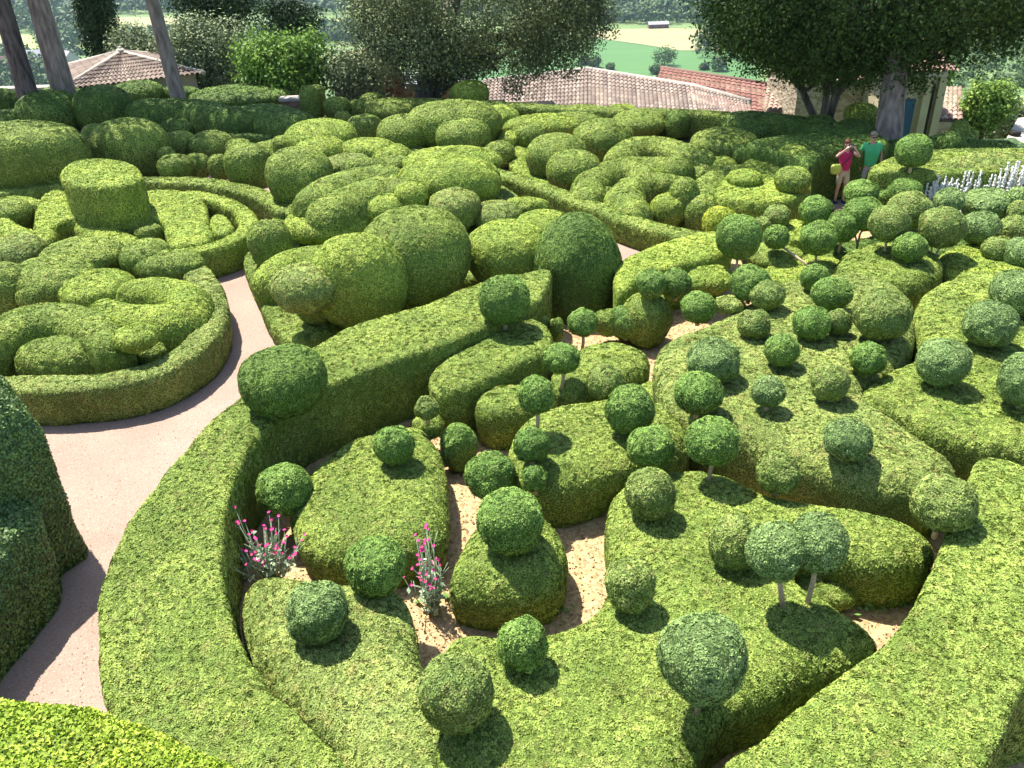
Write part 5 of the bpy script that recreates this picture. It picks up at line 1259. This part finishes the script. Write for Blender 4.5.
# loose chips lying on the ground
Pn = np.stack([rng.uniform(-3.2, 7.5, 26000), rng.uniform(5.5, 15.5, 26000), rng.uniform(.012, .03, 26000)], 1)
nn = np.tile([0., 0, 1], (len(Pn), 1)); v, q = cards(Pn, nn, np.full(len(Pn), .028), .45)
o = link('wood_chips', v, quads=q, mat=M['chips'], smooth=np.zeros(len(q), bool)); o['kind'] = 'stuff'

# ================================================================= air of the valley
m, T, N = nt('haze'); pv = N.new('ShaderNodeVolumePrincipled'); pv.inputs['Color'].default_value = (.62, .80, 1, 1); pv.inputs['Density'].default_value = .00007; pv.inputs['Anisotropy'].default_value = .2
o_ = N.new('ShaderNodeOutputMaterial'); T.links.new(pv.outputs[0], o_.inputs['Volume'])
hz = MB().box((0, 1650, -8), (6200, 3700, 262)).build('haze', m); hz['kind'] = 'stuff'

# clippings and dry leaves blown onto the path
Pn = np.array([P(rng.uniform(0, 700), rng.uniform(180, 720), .008) for _ in range(5200)])
nn = rng.normal(size=Pn.shape) * .25 + [0, 0, 1]; nn /= np.linalg.norm(nn, axis=1)[:, None]
plainmat('dry_leaf', (.22, .15, .07), (.12, .13, .04), 9, .8, 0)
v, q = cards(Pn, nn, np.full(len(Pn), .014), .3)
o = link('leaf_litter', v, quads=q, mat=M['dry_leaf'], smooth=np.zeros(len(q), bool)); o['kind'] = 'stuff'
# ================================================================= the two visitors
plainmat('skin', (.50, .27, .19), (.44, .23, .16), 8, .55, 0)
plainmat('skin_pale', (.55, .33, .24), (.50, .29, .21), 8, .55, 0)
plainmat('hair_red', (.16, .045, .02), (.10, .03, .015), 30, .6, 0)
plainmat('hair_grey', (.22, .18, .14), (.14, .11, .09), 30, .6, 0)
plainmat('pink_cloth', (.55, .025, .13), (.47, .02, .10), 6, .8, .3, 14)
plainmat('green_cloth', (.07, .42, .17), (.055, .36, .14), 6, .8, .3, 14)
plainmat('beige_cloth', (.52, .45, .34), (.46, .40, .30), 6, .85, .3, 14)
plainmat('grey_cloth', (.34, .35, .37), (.29, .30, .32), 6, .85, .3, 14)
plainmat('shoe', (.045, .05, .09), (.03, .035, .06), 8, .6, 0)
plainmat('sole', (.6, .6, .58), (.55, .55, .52), 8, .7, 0)
plainmat('black_plastic', (.012, .012, .014), (.02, .02, .022), 8, .35, 0)
plainmat('bag_cloth', (.55, .62, .10), (.50, .56, .12), 6, .7, .2, 14)
plainmat('eye_white', (.7, .68, .65), (.65, .63, .6), 8, .4, 0)
plainmat('lips', (.35, .10, .08), (.32, .09, .07), 8, .5, 0)
def skin(name, joints, edges, mat, parent, at, sub=2, facing=0, extra=None):
    "one continuous body grown on a jointed skeleton"
    me = bpy.data.meshes.new(name); ks = list(joints)
    c_, s_ = math.cos(facing), math.sin(facing)
    me.from_pydata([(j[0] * c_ - j[1] * s_, j[0] * s_ + j[1] * c_, j[2]) for j in joints.values()], [(ks.index(a), ks.index(b)) for a, b in edges], [])
    o = bpy.data.objects.new(name, me); COL.objects.link(o)
    mo = o.modifiers.new('s', 'SKIN'); mo.use_smooth_shade = True
    sv = me.skin_vertices[0].data
    for i, k in enumerate(ks):
        r_ = joints[k][3]; sv[i].radius = r_ if isinstance(r_, tuple) else (r_, r_); sv[i].use_root = (i == 0)
    su = o.modifiers.new('u', 'SUBSURF'); su.levels = sub; su.render_levels = sub
    dg = bpy.context.evaluated_depsgraph_get(); dg.update()
    me2 = bpy.data.meshes.new_from_object(o.evaluated_get(dg)); o.modifiers.clear()
    o.data = me2; me2.materials.clear(); me2.materials.append(M[mat]); me2.name = name
    for p in me2.polygons: p.use_smooth = True
    o.parent = parent
    return o
def rotv(v, f): return (v[0] * math.cos(f) - v[1] * math.sin(f), v[0] * math.sin(f) + v[1] * math.cos(f), v[2])
def person(loc, h, facing, arms, label, female, cols):
    root = thing('person', loc, label, 'person', None); k = h / 1.75; f = facing
    def J(x, y, z, r): return (x * k, y * k, z * k, tuple(np.array(r) * k) if isinstance(r, tuple) else r * k)
    sh = .165 if female else .195
    j = dict(pelvis=J(0, 0, .95, (.15, .11)), waist=J(0, 0, 1.10, (.115, .09) if female else (.14, .11)), chest=J(0, .02, 1.30, (.12, .085) if female else (.135, .095)), neckb=J(0, .01, 1.45, .06), neck=J(0, 0, 1.52, .052), headl=J(0, -.01, 1.585, (.06, .075)), head=J(0, 0, 1.655, (.072, .09)), top=J(0, 0, 1.72, (.05, .065)))
    e = [('pelvis', 'waist'), ('waist', 'chest'), ('chest', 'neckb'), ('neckb', 'neck'), ('neck', 'headl'), ('headl', 'head'), ('head', 'top')]
    for s, nme in ((-1, 'l'), (1, 'r')):
        A = arms[nme]
        j['sh' + nme] = J(s * sh, .01, 1.415, .058 if not female else .05)
        j['el' + nme] = J(*A['el'], .042 if not female else .037); j['wr' + nme] = J(*A['wr'], .028 if not female else .025); j['pa' + nme] = J(*A['pa'], (.038, .022))
        e += [('chest', 'sh' + nme), ('sh' + nme, 'el' + nme), ('el' + nme, 'wr' + nme), ('wr' + nme, 'pa' + nme)]
        j['hip' + nme] = J(s * .095, 0, .88, .10 if female else .095); j['kn' + nme] = J(s * .105, -.02, .48, .058); j['cf' + nme] = J(s * .107, .015, .34, .055); j['an' + nme] = J(s * .11, .02, .09, .035); j['toe' + nme] = J(s * .125, -.12, .035, .03)
        e += [('pelvis', 'hip' + nme), ('hip' + nme, 'kn' + nme), ('kn' + nme, 'cf' + nme), ('cf' + nme, 'an' + nme), ('an' + nme, 'toe' + nme)]
        pa = np.array(A['pa']); dr = np.array(A['fing'], float); dr /= np.linalg.norm(dr); sd_ = np.cross(dr, np.array(A['nrm'], float)); sd_ /= np.linalg.norm(sd_); cu = np.array(A['nrm'], float)
        for q in range(4):
            b_ = pa + sd_ * (.024 - .016 * q) + dr * .03; ln = (.066, .075, .07, .055)[q]
            j[f'f{nme}{q}a'] = J(*b_, .0095); j[f'f{nme}{q}b'] = J(*(b_ + dr * ln * .55 + cu * .008), .009); j[f'f{nme}{q}c'] = J(*(b_ + dr * ln * .85 + cu * .03), .0075)
            e += [('pa' + nme, f'f{nme}{q}a'), (f'f{nme}{q}a', f'f{nme}{q}b'), (f'f{nme}{q}b', f'f{nme}{q}c')]
        b_ = pa + sd_ * .03
        j[f't{nme}a'] = J(*b_, .011); j[f't{nme}b'] = J(*(b_ + sd_ * .022 + dr * .03 + cu * .012), .009)
        e += [('pa' + nme, f't{nme}a'), (f't{nme}a', f't{nme}b')]
    body = skin('body', j, e, cols['skin'], root, loc, 2, f)
    def pt(x, y, z): return tuple(np.array(loc) + np.array(rotv((x * k, y * k, z * k), f)))
    # shirt
    sl = .55
    def mixp(a, b, t): return tuple(np.array(a) * (1 - t) + np.array(b) * t)
    S_ = dict(w=J(0, 0, 1.10, (.145, .12) if female else (.18, .15)), hem=J(0, 0, .93 if female else .88, (.165, .13) if female else (.185, .145)), c=J(0, .0, 1.29, (.165, .135) if female else (.205, .16)), n=J(0, .01, 1.43, .085))
    es = [('w', 'hem'), ('w', 'c'), ('c', 'n')]
    for s, nme in ((-1, 'l'), (1, 'r')):
        a0 = (s * sh, .01, 1.415); t_ = .22 if female else .55
        a1 = mixp(a0, arms[nme]['el'], t_)
        S_['s' + nme] = J(*a0, .07 if female else .088); S_['e' + nme] = J(*a1, .056 if female else .066); es += [('c', 's' + nme), ('s' + nme, 'e' + nme)]
    skin('top', S_, es, cols['top'], root, loc, 2, f)
    # shorts
    T_ = dict(p=J(0, 0, .98, (.165, .13)), c=J(0, 0, .90, (.16, .125)))
    et = [('p', 'c')]
    for s, nme in ((-1, 'l'), (1, 'r')):
        T_['h' + nme] = J(s * .095, 0, .86, .105); T_['m' + nme] = J(s * .102, -.01, .68, .095); T_['k' + nme] = J(s * .105, -.015, .53, .09); et += [('c', 'h' + nme), ('h' + nme, 'm' + nme), ('m' + nme, 'k' + nme)]
    skin('shorts', T_, et, cols['legs'], root, loc, 2, f)
    # shoes, hair, face
    for s in (-1, 1):
        mb = MB(); mb.ball(pt(s * .115, -.045, .045), .05 * k, .135 * k, .05 * k, 10, 2.6, yaw=f); mb.ball(pt(s * .11, .02, .08), .042 * k, .05 * k, .05 * k, 8, yaw=f)
        sh_ = mb.build('shoe', M['shoe'], root, True)
        MB().ball(pt(s * .115, -.045, .013), .052 * k, .14 * k, .016 * k, 10, 4, yaw=f).build('sole', M['sole'], sh_ if False else root, True)
    mb = MB()
    mb.ball(pt(0, .022, 1.70), .088 * k, .102 * k, .075 * k, 14, yaw=f)
    if female: mb.ball(pt(0, .055, 1.63), .085 * k, .07 * k, .10 * k, 12, yaw=f)
    else: mb.ball(pt(0, .05, 1.66), .08 * k, .07 * k, .075 * k, 12, yaw=f)
    mb.build('hair', M[cols['hair']], root, True)
    MB().ball(pt(0, -.098, 1.615), .013 * k, .02 * k, .024 * k, 8, yaw=f).build('nose', M[cols['skin']], root, True)
    MB().ball(pt(0, -.083, 1.572), .024 * k, .012 * k, .007 * k, 8, yaw=f).build('mouth', M['lips'], root, True)
    for s in (-1, 1):
        MB().ball(pt(s * .075, .005, 1.62), .012 * k, .02 * k, .032 * k, 8, yaw=f).build('ear', M[cols['skin']], root, True)
        MB().ball(pt(s * .03, -.084, 1.64), .013 * k, .01 * k, .008 * k, 8, yaw=f).build('eye', M['eye_white'], root, True)
    return root, pt, k
PL = P(838.5, 203.5, .004)
wr, wpt, wk = person(tuple(PL), 1.61, R(3), dict(
    l=dict(el=(-.33, -.12, 1.34), wr=(-.13, -.20, 1.56), pa=(-.085, -.215, 1.60), fing=(.5, -.1, .6), nrm=(.5, .3, -.3)),
    r=dict(el=(.32, -.14, 1.32), wr=(.13, -.20, 1.56), pa=(.085, -.215, 1.60), fing=(-.5, -.1, .6), nrm=(-.5, .3, -.3))),
    'woman in a magenta top and beige shorts photographing with raised arms', True, dict(skin='skin_pale', top='pink_cloth', legs='beige_cloth', hair='hair_red'))
cb = thing('photo_camera', wpt(0, -.21, 1.62), 'small black camera held up to the face of the woman', 'camera')
MB().box(wpt(0, -.19, 1.635), (.135 * wk, .05, .085)).build('camera_body', M['black_plastic'], cb)
mb = MB(); mb.tube([wpt(0, -.20, 1.63), wpt(0, -.26, 1.625)], .032, 14); mb.build('lens', M['black_plastic'], cb, True)
MB().ball(wpt(0, -.262, 1.625), .022, .006, .022, 10).build('front_glass', M['grey_cloth'], cb, True)
bg_ = thing('shoulder_bag', wpt(-.27, -.08, 1.0), 'lime yellow shoulder bag hanging at the hip of the woman', 'bag')
MB().ball(wpt(-.27, -.08, 1.0), .13, .06, .125, 16, 4).build('bag_body', M['bag_cloth'], bg_, True)
MB().ball(wpt(-.27, -.105, 1.05), .127, .05, .07, 16, 4).build('flap', M['bag_cloth'], bg_, True)
mb = MB(); mb.tube([wpt(-.15, -.12, 1.09), wpt(-.04, -.17, 1.24), wpt(.07, -.165, 1.38), wpt(.13, -.07, 1.485), wpt(.12, .05, 1.47), wpt(.0, .16, 1.3), wpt(-.2, .05, 1.1)], .012, 6); mb.build('strap', M['black_plastic'], bg_, True)
PM = P(868, 203, .004); PM[1] += .35; PM[2] = .004
mr_, mpt, mk = person(tuple(PM), 1.70, R(-4), dict(
    l=dict(el=(-.26, .06, 1.14), wr=(-.24, -.02, .90), pa=(-.235, -.04, .85), fing=(0, -.15, -1), nrm=(.9, -.1, 0)),
    r=dict(el=(.275, .03, 1.13), wr=(.30, -.04, .88), pa=(.30, -.06, .83), fing=(0, -.15, -1), nrm=(-.9, -.1, 0))),
    'man in a bright green T-shirt, grey shorts and sunglasses, arms hanging', False, dict(skin='skin', top='green_cloth', legs='grey_cloth', hair='hair_grey'))
mb = MB()
for s in (-1, 1): mb.ball(mpt(s * .034, -.098, 1.642), .03, .01, .02, 10, 3)
mb.tube([mpt(-.08, .0, 1.645), mpt(-.075, -.085, 1.645), mpt(0, -.104, 1.648), mpt(.075, -.085, 1.645), mpt(.08, .0, 1.645)], .005, 6)
mb.build('sunglasses', M['black_plastic'], mr_, True)
mb = MB(); mb.tube([mpt(.295, -.03, .905), mpt(.30, -.04, .885)], .036, 12); mb.build('watch', M['black_plastic'], mr_, True)
